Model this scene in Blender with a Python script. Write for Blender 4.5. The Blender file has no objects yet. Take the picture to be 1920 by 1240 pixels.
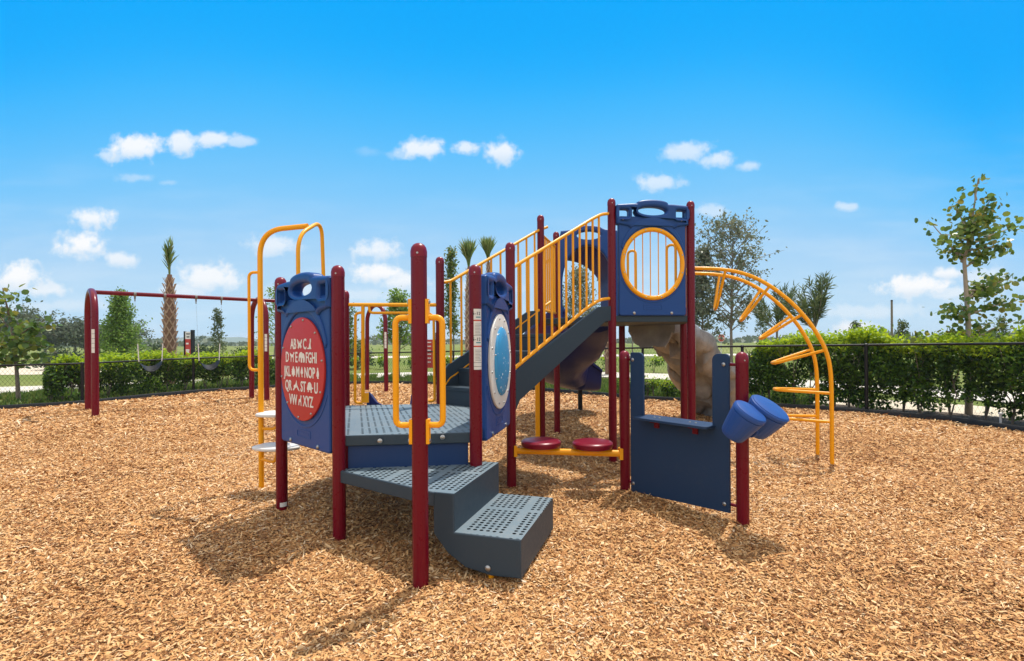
import bpy, bmesh, math, random
import numpy as np
from mathutils import Vector, Matrix, noise
R = math.radians
PI = math.pi
random.seed(7)
rng = np.random.default_rng(11)
sc = bpy.context.scene
COL = sc.collection

# ------------------------------------------------------------------ camera
H = 1.35                      # eye height in metres
F = 960.0                     # focal length in pixels of a 1920 wide picture
HX, HY = 960.0, 640.0         # where the level line of sight meets the picture
ROLL = R(0.35)
cam = bpy.data.cameras.new('camera'); camo = bpy.data.objects.new('camera', cam); COL.objects.link(camo)
cam.sensor_width = 36.0; cam.lens = 36.0 * F / 1920.0
cam.shift_y = (HY - 620.0) / 1920.0
cam.clip_start = 0.05; cam.clip_end = 9000
camo.location = (0, 0, H)
camo.rotation_euler = (Matrix.Rotation(R(90), 3, 'X') @ Matrix.Rotation(-ROLL, 3, 'Z')).to_euler()
sc.camera = camo
sc.render.resolution_x = 1024; sc.render.resolution_y = 661

# ------------------------------------------------------------------ light
SUN_EL, SUN_AZ = R(68), math.atan2(0.53, 0.85)      # azimuth measured from +Y towards +X
sun = bpy.data.lights.new('sun', 'SUN'); suno = bpy.data.objects.new('sun', sun); COL.objects.link(suno)
sun.energy = 4.7; sun.angle = R(0.5); sun.color = (1.0, 0.95, 0.87)
sdir = Vector((math.cos(SUN_EL) * math.sin(SUN_AZ), math.cos(SUN_EL) * math.cos(SUN_AZ), math.sin(SUN_EL)))
suno.rotation_euler = sdir.to_track_quat('Z', 'Y').to_euler()
sc.view_settings.view_transform = 'Standard'; sc.view_settings.look = 'None'
sc.view_settings.exposure = 0.0; sc.view_settings.gamma = 1.0

CLOUDS = [  # azimuth / elevation tangents come from (px, py); half sizes; weight
    (253, 277, 62, 27, .95), (212, 292, 30, 12, .6), (345, 270, 34, 22, .85), (395, 262, 50, 17, .8), (445, 265, 40, 10, .55),
    (787, 281, 46, 21, .85), (755, 288, 24, 12, .4), (872, 279, 27, 15, .75), (940, 283, 34, 25, .85),
    (1290, 284, 50, 22, .62), (1345, 299, 38, 18, .66), (1400, 311, 24, 11, .5),
    (1232, 342, 48, 18, .62), (1335, 397, 36, 15, .45), (1596, 388, 28, 10, .5),
    (172, 411, 46, 20, .9), (152, 461, 50, 28, 1.0), (228, 486, 38, 15, .75), (35, 520, 55, 34, 1.0), (75, 545, 50, 15, .7),
    (255, 334, 34, 10, .3), (315, 343, 20, 7, .22), (505, 461, 52, 21, .7), (395, 522, 72, 32, .9), (350, 545, 60, 16, .6), (708, 469, 46, 23, .8),
    (705, 513, 48, 20, 1.0), (755, 526, 50, 20, .85), (660, 555, 90, 14, .35), (560, 545, 60, 18, .4),
    (1715, 537, 80, 24, 1.0), (1775, 512, 36, 14, .9), (1850, 520, 50, 20, .5), (1790, 550, 90, 16, .6), (1605, 616, 44, 17, .95),
    (1640, 585, 120, 16, .35), (1500, 560, 60, 14, .25), (690, 285, 26, 10, .12), (900, 540, 80, 14, .45), (120, 575, 120, 14, .3)]

def make_world():
    w = bpy.data.worlds.new("World"); sc.world = w; w.use_nodes = True
    nt = w.node_tree; nt.nodes.clear()
    nn, lk = nt.nodes.new, nt.links.new
    out = nn('ShaderNodeOutputWorld'); bg = nn('ShaderNodeBackground'); lk(bg.outputs[0], out.inputs[0])
    sky = nn('ShaderNodeTexSky'); sky.sky_type = 'NISHITA'; sky.sun_disc = False
    sky.sun_elevation = SUN_EL; sky.sun_rotation = SUN_AZ; sky.air_density = 1.0; sky.dust_density = 0.6; sky.ozone_density = 3.0
    tc = nn('ShaderNodeTexCoord'); sep = nn('ShaderNodeSeparateXYZ'); lk(tc.outputs['Generated'], sep.inputs[0])
    def m(op, a, b=None, clamp=False):
        n = nn('ShaderNodeMath'); n.operation = op; n.use_clamp = clamp
        for i, v in enumerate((a, b)):
            if v is None: continue
            if isinstance(v, (int, float)): n.inputs[i].default_value = v
            else: lk(v, n.inputs[i])
        return n.outputs[0]
    def mr(v, a, b, c=0.0, d=1.0):
        n = nn('ShaderNodeMapRange'); n.interpolation_type = 'SMOOTHSTEP'
        lk(v, n.inputs[0])
        for i, q in enumerate((a, b, c, d)): n.inputs[i + 1].default_value = q
        return n.outputs[0]
    X, Y, Z = sep.outputs
    side = m('MULTIPLY', m('POWER', m('ABSOLUTE', X), 5.0), m('ADD', m('MULTIPLY', m('GREATER_THAN', X, 0.0), .8), .8))
    el = m('ADD', m('ADD', Z, m('MINIMUM', m('MULTIPLY', side, m('MULTIPLY', m('MAXIMUM', Z, 0.0), 3.0)), .16)), -0.012)
    ramp = nn('ShaderNodeValToRGB'); cr = ramp.color_ramp; cr.interpolation = 'B_SPLINE'
    stops = [(0.0, (.49, .715, .90)), (.08, (.455, .69, .90)), (.14, (.40, .65, .90)), (.20, (.30, .605, .92)), (.26, (.20, .57, .94)), (.335, (.105, .51, .955)), (.404, (.042, .46, .96)), (.46, (.008, .41, .96)), (.52, (.0, .385, .955)), (.60, (.0, .37, .95)), (.66, (.02, .37, .95)),
             (.74, (.62, .78, .98)), (.82, (1.15, 1.11, 1.05)), (1.0, (1.3, 1.22, 1.12))]  # overhead stops, out of view, whitened and brightened as added neutral fill
    cr.elements[0].position, cr.elements[0].color = stops[0][0], (*stops[0][1], 1)
    cr.elements[1].position, cr.elements[1].color = stops[-1][0], (*stops[-1][1], 1)
    for p, c in stops[1:-1]:
        e = cr.elements.new(p); e.color = (*c, 1)
    lk(el, ramp.inputs[0])
    # unseen white fill light added over the half of the sky behind the camera
    back = mr(Y, 0.05, -0.45)
    mixb = nn('ShaderNodeMixRGB'); lk(m('MULTIPLY', back, .8), mixb.inputs[0]); lk(ramp.outputs[0], mixb.inputs[1]); mixb.inputs[2].default_value = (1.32, 1.29, 1.24, 1)
    # clouds ahead, by direction
    Ys = m('MAXIMUM', Y, 0.02)
    a, b = m('DIVIDE', X, Ys), m('DIVIDE', Z, Ys)
    comb = nn('ShaderNodeCombineXYZ'); lk(a, comb.inputs[0]); lk(b, comb.inputs[1])
    nz = nn('ShaderNodeTexNoise'); nz.inputs['Scale'].default_value = 24; nz.inputs['Detail'].default_value = 7; nz.inputs['Roughness'].default_value = .58; lk(comb.outputs[0], nz.inputs['Vector'])
    nz2 = nn('ShaderNodeTexNoise'); nz2.inputs['Scale'].default_value = 70; nz2.inputs['Detail'].default_value = 5; lk(comb.outputs[0], nz2.inputs['Vector'])
    nadd = m('ADD', m('MULTIPLY', m('SUBTRACT', nz.outputs['Fac'], .5), 2.1), m('MULTIPLY', m('SUBTRACT', nz2.outputs['Fac'], .5), .7))
    dens, shade = None, None
    for (px, py, hw, hh, wt) in CLOUDS:
        sx, sy = px - HX, py - HY
        ux = sx * math.cos(ROLL) - sy * math.sin(ROLL); uy = sx * math.sin(ROLL) + sy * math.cos(ROLL)
        v = nn('ShaderNodeVectorMath'); v.operation = 'SUBTRACT'; lk(comb.outputs[0], v.inputs[0]); v.inputs[1].default_value = (ux / F, -uy / F, 0)
        s = nn('ShaderNodeVectorMath'); s.operation = 'MULTIPLY'; lk(v.outputs[0], s.inputs[0]); s.inputs[1].default_value = (F / hw / 1.04, F / hh / 1.04, 0)
        l = nn('ShaderNodeVectorMath'); l.operation = 'LENGTH'; lk(s.outputs[0], l.inputs[0])
        d = m('MULTIPLY', mr(m('ADD', l.outputs['Value'], nadd), 1.15, .30), wt * .96)
        sp = nn('ShaderNodeSeparateXYZ'); lk(s.outputs[0], sp.inputs[0])
        under = m('MULTIPLY', d, mr(sp.outputs[1], .1, -.9))
        dens = d if dens is None else m('MAXIMUM', dens, d)
        shade = under if shade is None else m('MAXIMUM', shade, under)
    dens = m('MULTIPLY', dens, mr(Y, .03, .15))
    ccol = nn('ShaderNodeMixRGB'); lk(m('MULTIPLY', shade, .75), ccol.inputs[0]); ccol.inputs[1].default_value = (.97, .97, .975, 1); ccol.inputs[2].default_value = (.60, .73, .87, 1)
    # a thin veil low down
    veil = nn('ShaderNodeTexNoise'); veil.inputs['Scale'].default_value = 5; veil.inputs['Detail'].default_value = 6
    vs = nn('ShaderNodeVectorMath'); vs.operation = 'MULTIPLY'; lk(comb.outputs[0], vs.inputs[0]); vs.inputs[1].default_value = (1, 5, 1); lk(vs.outputs[0], veil.inputs['Vector'])
    vfac = m('MULTIPLY', m('MULTIPLY', mr(veil.outputs['Fac'], .40, .75), mr(Z, .34, .03)), .26)
    mv = nn('ShaderNodeMixRGB'); lk(vfac, mv.inputs[0]); lk(mixb.outputs[0], mv.inputs[1]); mv.inputs[2].default_value = (.80, .88, .96, 1)
    mc = nn('ShaderNodeMixRGB'); lk(dens, mc.inputs[0]); lk(mv.outputs[0], mc.inputs[1]); lk(ccol.outputs[0], mc.inputs[2])
    sc10 = nn('ShaderNodeVectorMath'); sc10.operation = 'SCALE'; lk(mc.outputs[0], sc10.inputs[0]); sc10.inputs['Scale'].default_value = 10.5
    fin = nn('ShaderNodeMixRGB'); fin.inputs[0].default_value = .985; lk(sky.outputs[0], fin.inputs[1]); lk(sc10.outputs[0], fin.inputs[2])
    lk(fin.outputs[0], bg.inputs[0]); bg.inputs[1].default_value = 0.10
make_world()

# ------------------------------------------------------------------ picture <-> place
def unroll(px, py):
    sx, sy = px - HX, py - HY
    return (sx * math.cos(ROLL) - sy * math.sin(ROLL), sx * math.sin(ROLL) + sy * math.cos(ROLL))
def P(px, py, d):
    u, v = unroll(px, py); return Vector((u / F * d, d, H - v / F * d))
def G(px, py, z=0.0):
    u, v = unroll(px, py); d = F * (H - z) / v; return Vector((u / F * d, d, z))
def V(px, py, A, B):
    """the point of the upright plane through A and B seen at (px, py)"""
    u, v = unroll(px, py); r = Vector((u / F, 1.0)); a = Vector(A[:2]); e = Vector(B[:2]) - a
    den = r.x * e.y - r.y * e.x; d = (a.x * e.y - a.y * e.x) / den
    return Vector((r.x * d, d, H - v / F * d))

# ------------------------------------------------------------------ materials
class NT:
    def __init__(s, name):
        s.m = bpy.data.materials.new(name); s.m.use_nodes = True; s.t = s.m.node_tree
        s.b = s.t.nodes['Principled BSDF']; s.o = s.t.nodes['Material Output']
        s.tc = s.n('ShaderNodeTexCoord')
    def n(s, k): return s.t.nodes.new(k)
    def l(s, a, b): s.t.links.new(a, b)
    def math(s, op, a, b=None, clamp=False):
        n = s.n('ShaderNodeMath'); n.operation = op; n.use_clamp = clamp
        for i, v in enumerate((a, b)):
            if v is None: continue
            if isinstance(v, (int, float)): n.inputs[i].default_value = v
            else: s.l(v, n.inputs[i])
        return n.outputs[0]
    def noise(s, scale, detail=4, rough=.55, vec=None):
        n = s.n('ShaderNodeTexNoise'); n.inputs['Scale'].default_value = scale; n.inputs['Detail'].default_value = detail; n.inputs['Roughness'].default_value = rough
        s.l(vec if vec is not None else s.tc.outputs['Object'], n.inputs['Vector']); return n.outputs['Fac']
    def ramp(s, v, stops):
        n = s.n('ShaderNodeValToRGB'); e = n.color_ramp.elements
        e[0].position, e[0].color = stops[0][0], (*stops[0][1], 1); e[1].position, e[1].color = stops[-1][0], (*stops[-1][1], 1)
        for p, c in stops[1:-1]:
            q = e.new(p); q.color = (*c, 1)
        s.l(v, n.inputs[0]); return n.outputs[0]
    def mix(s, f, a, b):
        n = s.n('ShaderNodeMixRGB')
        for i, v in enumerate((f, a, b)):
            if isinstance(v, (int, float)): n.inputs[i].default_value = v
            elif isinstance(v, tuple): n.inputs[i].default_value = (*v, 1)
            else: s.l(v, n.inputs[i])
        return n.outputs[0]
    def bump(s, h, st=.3, dist=.01):
        n = s.n('ShaderNodeBump'); n.inputs['Strength'].default_value = st; n.inputs['Distance'].default_value = dist; s.l(h, n.inputs['Height']); s.l(n.outputs[0], s.b.inputs['Normal'])
    def random_island(s):
        return s.n('ShaderNodeNewGeometry').outputs['Random Per Island']

def paint(name, col, rough=.4, dirt=.25, spec=.5, coat=0.0, bump=.05, bscale=90, dust=(.35, .27, .19)):
    t = NT(name)
    f = t.noise(3.2, 6, .62)
    g = t.noise(28, 5, .6)
    c2 = tuple(min(1, x * .78 + .004) for x in col)
    c = t.mix(t.math('MULTIPLY', f, .7), col, c2)
    c = t.mix(t.math('MULTIPLY', t.math('SUBTRACT', t.math('MULTIPLY', f, g), .30, True), dirt * 2.0, True), c, dust)
    t.l(c, t.b.inputs['Base Color'])
    t.l(t.math('ADD', t.math('MULTIPLY', g, .22), rough - .11), t.b.inputs['Roughness'])
    t.b.inputs['Specular IOR Level'].default_value = spec
    if coat: t.b.inputs['Coat Weight'].default_value = coat; t.b.inputs['Coat Roughness'].default_value = .12
    if bump: t.bump(t.noise(bscale, 3), bump, .004)
    return t.m
M = {}
M['maroon'] = paint('maroon_paint', (.150, .002, .012), .30, .02, .22, .05)
M['maroon_seat'] = paint('maroon_plastic', (.195, .004, .019), .32, .05, .28)
M['yellow'] = paint('yellow_paint', (.94, .385, .006), .36, .04, .25, .05, dust=(.6, .33, .10))
M['blue'] = paint('blue_plastic', (.013, .064, .25), .40, .05, .24, bump=.12, bscale=240, dust=(.11, .14, .22))
M['riser_blue'] = paint('dark_blue_plastic', (.013, .040, .125), .42, .08, .24, bump=.1, bscale=240, dust=(.11, .14, .22))
M['drum_blue'] = paint('drum_plastic', (.019, .074, .285), .42, .08, .28, bump=.12, bscale=240, dust=(.2, .22, .34))
M['slide_blue'] = paint('slide_plastic', (.014, .024, .135), .42, .06, .2, bump=.08, bscale=200, dust=(.14, .10, .12))
M['red_disc'] = paint('red_sheet', (.50, .028, .026), .5, .12, .4)
M['white'] = paint('white_sheet', (.80, .76, .70), .45, .12, .4)
M['pod'] = paint('grey_white_plastic', (.70, .68, .66), .5, .12, .4)
M['sticker'] = paint('label_paper', (.74, .72, .68), .5, .05, .4, bump=0)
M['ink'] = paint('dark_ink', (.05, .05, .055), .6, 0, .3, bump=0)
M['ink_grey'] = paint('grey_ink', (.33, .32, .31), .6, 0, .3, bump=0)
M['ink_red'] = paint('red_ink', (.55, .06, .03), .6, 0, .3, bump=0)
M['ink_teal'] = paint('teal_ink', (.05, .25, .28), .6, 0, .3, bump=0)
M['black'] = paint('black_metal', (.007, .007, .008), .5, .0, .3)
M['black_plastic'] = paint('black_edging', (.010, .010, .011), .55, .25, .25, bump=.2, dust=(.09, .065, .045))
M['slate'] = paint('slate_coating', (.034, .054, .074), .5, .32, .25, bump=.25, bscale=260, dust=(.10, .10, .10))  # darker than the sheet tops: side and riser shade put into the colour
M['rubber'] = paint('black_rubber', (.010, .010, .011), .6, .05, .25)
M['concrete'] = paint('pale_concrete', (.60, .55, .47), .85, .25, .2, bump=.3, bscale=40)
M['sand'] = paint('pale_sand', (.62, .53, .40), .9, .2, .1, bump=.4, bscale=20)
M['tarmac'] = paint('grey_road', (.28, .27, .26), .85, .2, .2, bump=.3, bscale=40)
M['sign_red'] = paint('sign_red', (.46, .04, .03), .5, .05, .4)
M['pipe'] = paint('grey_pipe', (.55, .55, .55), .5, .1, .4)
def chrome():
    t = NT('zinc_steel'); t.b.inputs['Metallic'].default_value = .9; t.b.inputs['Base Color'].default_value = (.40, .39, .38, 1); t.b.inputs['Roughness'].default_value = .33
    t.bump(t.noise(120, 3), .06, .003); return t.m
M['chrome'] = chrome()
M['galvanized'] = paint('dull_galvanized', (.22, .21, .20), .5, .1, .3)
def bubbles():
    t = NT('pale_blue_window')
    v = t.n('ShaderNodeTexVoronoi'); v.inputs['Scale'].default_value = 17; v.inputs['Randomness'].default_value = 1; t.l(t.tc.outputs['Object'], v.inputs['Vector'])
    w = t.n('ShaderNodeTexVoronoi'); w.inputs['Scale'].default_value = 42; t.l(t.tc.outputs['Object'], w.inputs['Vector'])
    a = t.math('LESS_THAN', v.outputs['Distance'], .17); b = t.math('LESS_THAN', w.outputs['Distance'], .15)
    sc1 = t.n('ShaderNodeSeparateColor'); t.l(w.outputs['Color'], sc1.inputs[0])
    b = t.math('MULTIPLY', b, t.math('GREATER_THAN', sc1.outputs[0], .6))
    c = t.mix(t.noise(5, 3), (.040, .255, .50), (.055, .31, .58))
    c = t.mix(t.math('MULTIPLY', t.math('MAXIMUM', a, b), .85), c, (.75, .85, .92))
    t.l(c, t.b.inputs['Base Color']); t.b.inputs['Roughness'].default_value = .4; t.b.inputs['Specular IOR Level'].default_value = .25
    return t.m
M['bubbles'] = bubbles()
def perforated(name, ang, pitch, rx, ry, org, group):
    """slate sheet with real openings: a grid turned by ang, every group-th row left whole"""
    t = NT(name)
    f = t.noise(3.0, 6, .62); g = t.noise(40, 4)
    c = t.mix(f, (.105, .150, .182), (.138, .186, .218))  # lighter copy of the slate coating: sunlight on the tops put into the colour
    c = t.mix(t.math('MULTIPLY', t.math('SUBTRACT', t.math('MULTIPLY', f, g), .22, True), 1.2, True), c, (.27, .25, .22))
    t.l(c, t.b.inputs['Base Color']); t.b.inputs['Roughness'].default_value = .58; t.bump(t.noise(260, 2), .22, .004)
    mp = t.n('ShaderNodeMapping'); mp.vector_type = 'TEXTURE'; mp.inputs['Location'].default_value = (*org, 0); mp.inputs['Rotation'].default_value = (0, 0, ang)
    t.l(t.tc.outputs['Object'], mp.inputs['Vector']); sp = t.n('ShaderNodeSeparateXYZ'); t.l(mp.outputs[0], sp.inputs[0])
    u, v = t.math('DIVIDE', sp.outputs[0], pitch), t.math('DIVIDE', sp.outputs[1], pitch)
    fu = t.math('SUBTRACT', t.math('FRACT', u), .5); fv = t.math('SUBTRACT', t.math('FRACT', v), .5)
    q = t.math('ADD', t.math('POWER', t.math('ABSOLUTE', t.math('DIVIDE', fu, rx)), 2.0), t.math('POWER', t.math('ABSOLUTE', t.math('DIVIDE', fv, ry)), 2.0))
    hole = t.math('LESS_THAN', q, 1.0)
    keep = t.math('LESS_THAN', t.math('FRACT', t.math('DIVIDE', t.math('FLOOR', v), group)), (group - 1.5) / group)
    keep2 = t.math('LESS_THAN', t.math('FRACT', t.math('DIVIDE', t.math('FLOOR', u), group + 4)), (group + 2.5) / (group + 4))
    hole = t.math('MULTIPLY', t.math('MULTIPLY', hole, keep), keep2)
    tr = t.n('ShaderNodeBsdfTransparent'); mx = t.n('ShaderNodeMixShader'); t.l(hole, mx.inputs[0]); t.l(t.b.outputs[0], mx.inputs[1]); t.l(tr.outputs[0], mx.inputs[2]); t.l(mx.outputs[0], t.o.inputs[0])
    return t.m
def leafmat(name, cols, trans=.35, rough=.5):
    t = NT(name)
    r = t.random_island()
    c = t.ramp(r, [(i / (len(cols) - 1), q) for i, q in enumerate(cols)])
    t.l(c, t.b.inputs['Base Color']); t.b.inputs['Roughness'].default_value = rough; t.b.inputs['Specular IOR Level'].default_value = .35
    tl = t.n('ShaderNodeBsdfTranslucent')
    hs = t.n('ShaderNodeHueSaturation'); hs.inputs['Value'].default_value = 1.5; hs.inputs['Hue'].default_value = .485; t.l(c, hs.inputs['Color']); t.l(hs.outputs[0], tl.inputs[0])
    mx = t.n('ShaderNodeMixShader'); mx.inputs[0].default_value = trans; t.l(t.b.outputs[0], mx.inputs[1]); t.l(tl.outputs[0], mx.inputs[2]); t.l(mx.outputs[0], t.o.inputs[0])
    return t.m
M['leaf_hedge'] = leafmat('hedge_leaf', [(.010, .032, .006), (.026, .075, .008), (.052, .132, .013), (.092, .19, .018), (.16, .27, .022)], .38)
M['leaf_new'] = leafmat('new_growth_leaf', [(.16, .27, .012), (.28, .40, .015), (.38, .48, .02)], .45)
M['leaf_grape'] = leafmat('round_leaf', [(.05, .095, .02), (.075, .14, .025), (.11, .18, .03), (.16, .21, .035), (.24, .20, .04)], .35, .4)
M['leaf_grey'] = leafmat('grey_green_leaf', [(.10, .12, .07), (.14, .165, .10), (.19, .21, .135), (.25, .25, .16)], .3)
M['leaf_bright'] = leafmat('bright_leaf', [(.08, .155, .032), (.14, .24, .045), (.21, .32, .055)], .42)
M['leaf_dark'] = leafmat('dark_leaf', [(.022, .045, .016), (.035, .065, .022), (.055, .09, .03)], .2)
M['leaf_wood'] = leafmat('wood_leaf', [(.085, .11, .065), (.11, .14, .08), (.14, .165, .10)], .2)
M['leaf_palm'] = leafmat('palm_frond', [(.09, .14, .04), (.14, .21, .05), (.20, .26, .07), (.36, .32, .14)], .3)
M['leaf_up'] = leafmat('dusty_leaf', [(.06, .09, .035), (.09, .13, .045), (.15, .17, .06)], .3)
M['grass_blade'] = leafmat('grass_blade', [(.05, .11, .015), (.08, .16, .02), (.14, .20, .03), (.22, .22, .06)], .4)
def bark(name, a, b, scale=18):
    t = NT(name); f = t.noise(scale, 6, .65); t.l(t.mix(f, a, b), t.b.inputs['Base Color']); t.b.inputs['Roughness'].default_value = .85; t.bump(t.noise(scale * 3, 4), .5, .02); return t.m
M['bark'] = bark('bark', (.12, .09, .07), (.27, .22, .17))
M['bark_pale'] = bark('pale_bark', (.24, .18, .13), (.45, .36, .27))
M['palm_bark'] = bark('palm_bark', (.12, .06, .035), (.28, .155, .10), 9)
M['palm_boot'] = bark('palm_leaf_base', (.34, .21, .14), (.55, .38, .27), 14)
def stone():
    t = NT('moulded_rock'); f = t.noise(4, 6, .6); g = t.noise(22, 4)
    c = t.ramp(f, [(.25, (.16, .157, .154)), (.5, (.26, .256, .252)), (.75, (.38, .378, .375))]); t.l(t.mix(t.math('MULTIPLY', g, .35), c, (.13, .122, .115)), t.b.inputs['Base Color'])
    t.b.inputs['Roughness'].default_value = .5; t.bump(t.noise(14, 6, .65), .45, .03); return t.m
M['rock'] = stone()
CHIP = [(0, (.10, .036, .014)), (.10, (.235, .095, .034)), (.25, (.44, .206, .071)), (.48, (.60, .325, .124)), (.70, (.72, .435, .186)), (.86, (.82, .585, .325)), (.95, (.88, .735, .53)), (1, (.40, .325, .26))]
def chipmat():
    t = NT('wood_chip'); r = t.random_island()
    pos = t.n('ShaderNodeNewGeometry').outputs['Position']
    big = t.noise(.55, 5, .6, pos)
    rr = t.math('ADD', t.math('MULTIPLY', r, .93), t.math('MULTIPLY', t.math('SUBTRACT', big, .5), .60), True)
    c = t.ramp(rr, CHIP)
    mp = t.n('ShaderNodeMapping'); mp.inputs['Scale'].default_value = (60, 60, 60); t.l(pos, mp.inputs['Vector'])
    c = t.mix(t.math('MULTIPLY', t.noise(3, 3, .6, mp.outputs[0]), .45), c, (.40, .185, .066))
    t.l(c, t.b.inputs['Base Color']); t.b.inputs['Roughness'].default_value = .8; t.b.inputs['Specular IOR Level'].default_value = .25
    return t.m
M['chip'] = chipmat()
def mulchmat():
    t = NT('mulch_bed'); pos = t.n('ShaderNodeNewGeometry').outputs['Position']
    v = t.n('ShaderNodeTexVoronoi'); v.inputs['Scale'].default_value = 30
    nz = t.n('ShaderNodeTexNoise'); nz.inputs['Scale'].default_value = 6; t.l(pos, nz.inputs['Vector'])
    ad = t.n('ShaderNodeVectorMath'); ad.operation = 'MULTIPLY_ADD'; t.l(nz.outputs['Color'], ad.inputs[0]); ad.inputs[1].default_value = (.15, .15, 0); t.l(pos, ad.inputs[2])
    mp = t.n('ShaderNodeMapping'); mp.inputs['Scale'].default_value = (.7, 1.7, 1); mp.inputs['Rotation'].default_value = (0, 0, .35); t.l(ad.outputs[0], mp.inputs['Vector']); t.l(mp.outputs[0], v.inputs['Vector'])
    s = t.n('ShaderNodeSeparateColor'); t.l(v.outputs['Color'], s.inputs[0])
    big = t.noise(.55, 5, .6, pos)
    rr = t.math('ADD', t.math('MULTIPLY', s.outputs[0], .75), t.math('MULTIPLY', t.math('SUBTRACT', big, .5), .4), True)
    t.l(t.ramp(rr, CHIP), t.b.inputs['Base Color']); t.b.inputs['Roughness'].default_value = .9
    t.bump(s.outputs[1], .7, .02); return t.m
M['mulch'] = mulchmat()
def fieldmat():
    t = NT('field_grass'); pos = t.n('ShaderNodeNewGeometry').outputs['Position']
    a = t.noise(.05, 6, .6, pos); b = t.noise(1.3, 6, .65, pos); c = t.noise(22, 4, .6, pos)
    k = t.ramp(a, [(.3, (.10, .15, .03)), (.46, (.17, .20, .05)), (.58, (.27, .26, .09)), (.70, (.38, .33, .17))])
    k = t.mix(t.math('MULTIPLY', b, .6), k, (.055, .115, .015)); k = t.mix(t.math('MULTIPLY', c, .5), k, (.17, .20, .05))
    t.l(k, t.b.inputs['Base Color']); t.b.inputs['Roughness'].default_value = .95; t.b.inputs['Specular IOR Level'].default_value = .1; t.bump(c, .8, .05); return t.m
M['field'] = fieldmat()
def soilmat():
    t = NT('planting_soil'); pos = t.n('ShaderNodeNewGeometry').outputs['Position']
    t.l(t.ramp(t.noise(9, 6, .7, pos), [(.3, (.035, .024, .015)), (.55, (.09, .06, .035)), (.75, (.16, .11, .06))]), t.b.inputs['Base Color']); t.b.inputs['Roughness'].default_value = .95; t.bump(t.noise(30, 4, .6, pos), .8, .03); return t.m
M['soil'] = soilmat()
def hillmat():
    t = NT('far_hill'); pos = t.n('ShaderNodeNewGeometry').outputs['Position']
    t.l(t.ramp(t.noise(.02, 6, .6, pos), [(.3, (.09, .13, .11)), (.6, (.13, .18, .15))]), t.b.inputs['Base Color']); t.b.inputs['Roughness'].default_value = 1; return t.m
M['hill'] = hillmat()

# ------------------------------------------------------------------ builders
WORLD = {}
def thing(name, label, cat, loc=(0, 0, 0), group=None):
    o = bpy.data.objects.new(name, None); COL.objects.link(o); o.empty_display_size = .2
    o.location = loc; WORLD[o.name] = Vector(loc); o['label'] = label; o['category'] = cat
    if group: o['group'] = group
    return o
def tag(o, label=None, cat=None, group=None, kind=None):
    for k, v in (('label', label), ('category', cat), ('group', group), ('kind', kind)):
        if v: o[k] = v
    return o
def link(name, me, mat, parent=None, origin=None, sharp=38):
    """a mesh given in world coordinates becomes one object whose origin is its parent's (or the given one)"""
    off = WORLD[parent.name] if parent else (Vector(origin) if origin is not None else Vector((0, 0, 0)))
    me.transform(Matrix.Translation(-off))
    for m in (mat if isinstance(mat, (list, tuple)) else [mat]): me.materials.append(m)
    if sharp is not None and len(me.polygons):
        me.polygons.foreach_set('use_smooth', [True] * len(me.polygons)); me.set_sharp_from_angle(angle=R(sharp))
    me.update()
    o = bpy.data.objects.new(name, me); COL.objects.link(o)
    if name.endswith(('panel', 'hood', 'deck', 'tread', 'step_box', 'stringer', 'shelf')): w = o.modifiers.new('weighted_normals', 'WEIGHTED_NORMAL'); w.keep_sharp = True
    if parent: o.parent = parent
    else: o.location = off
    WORLD[o.name] = off
    return o
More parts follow.
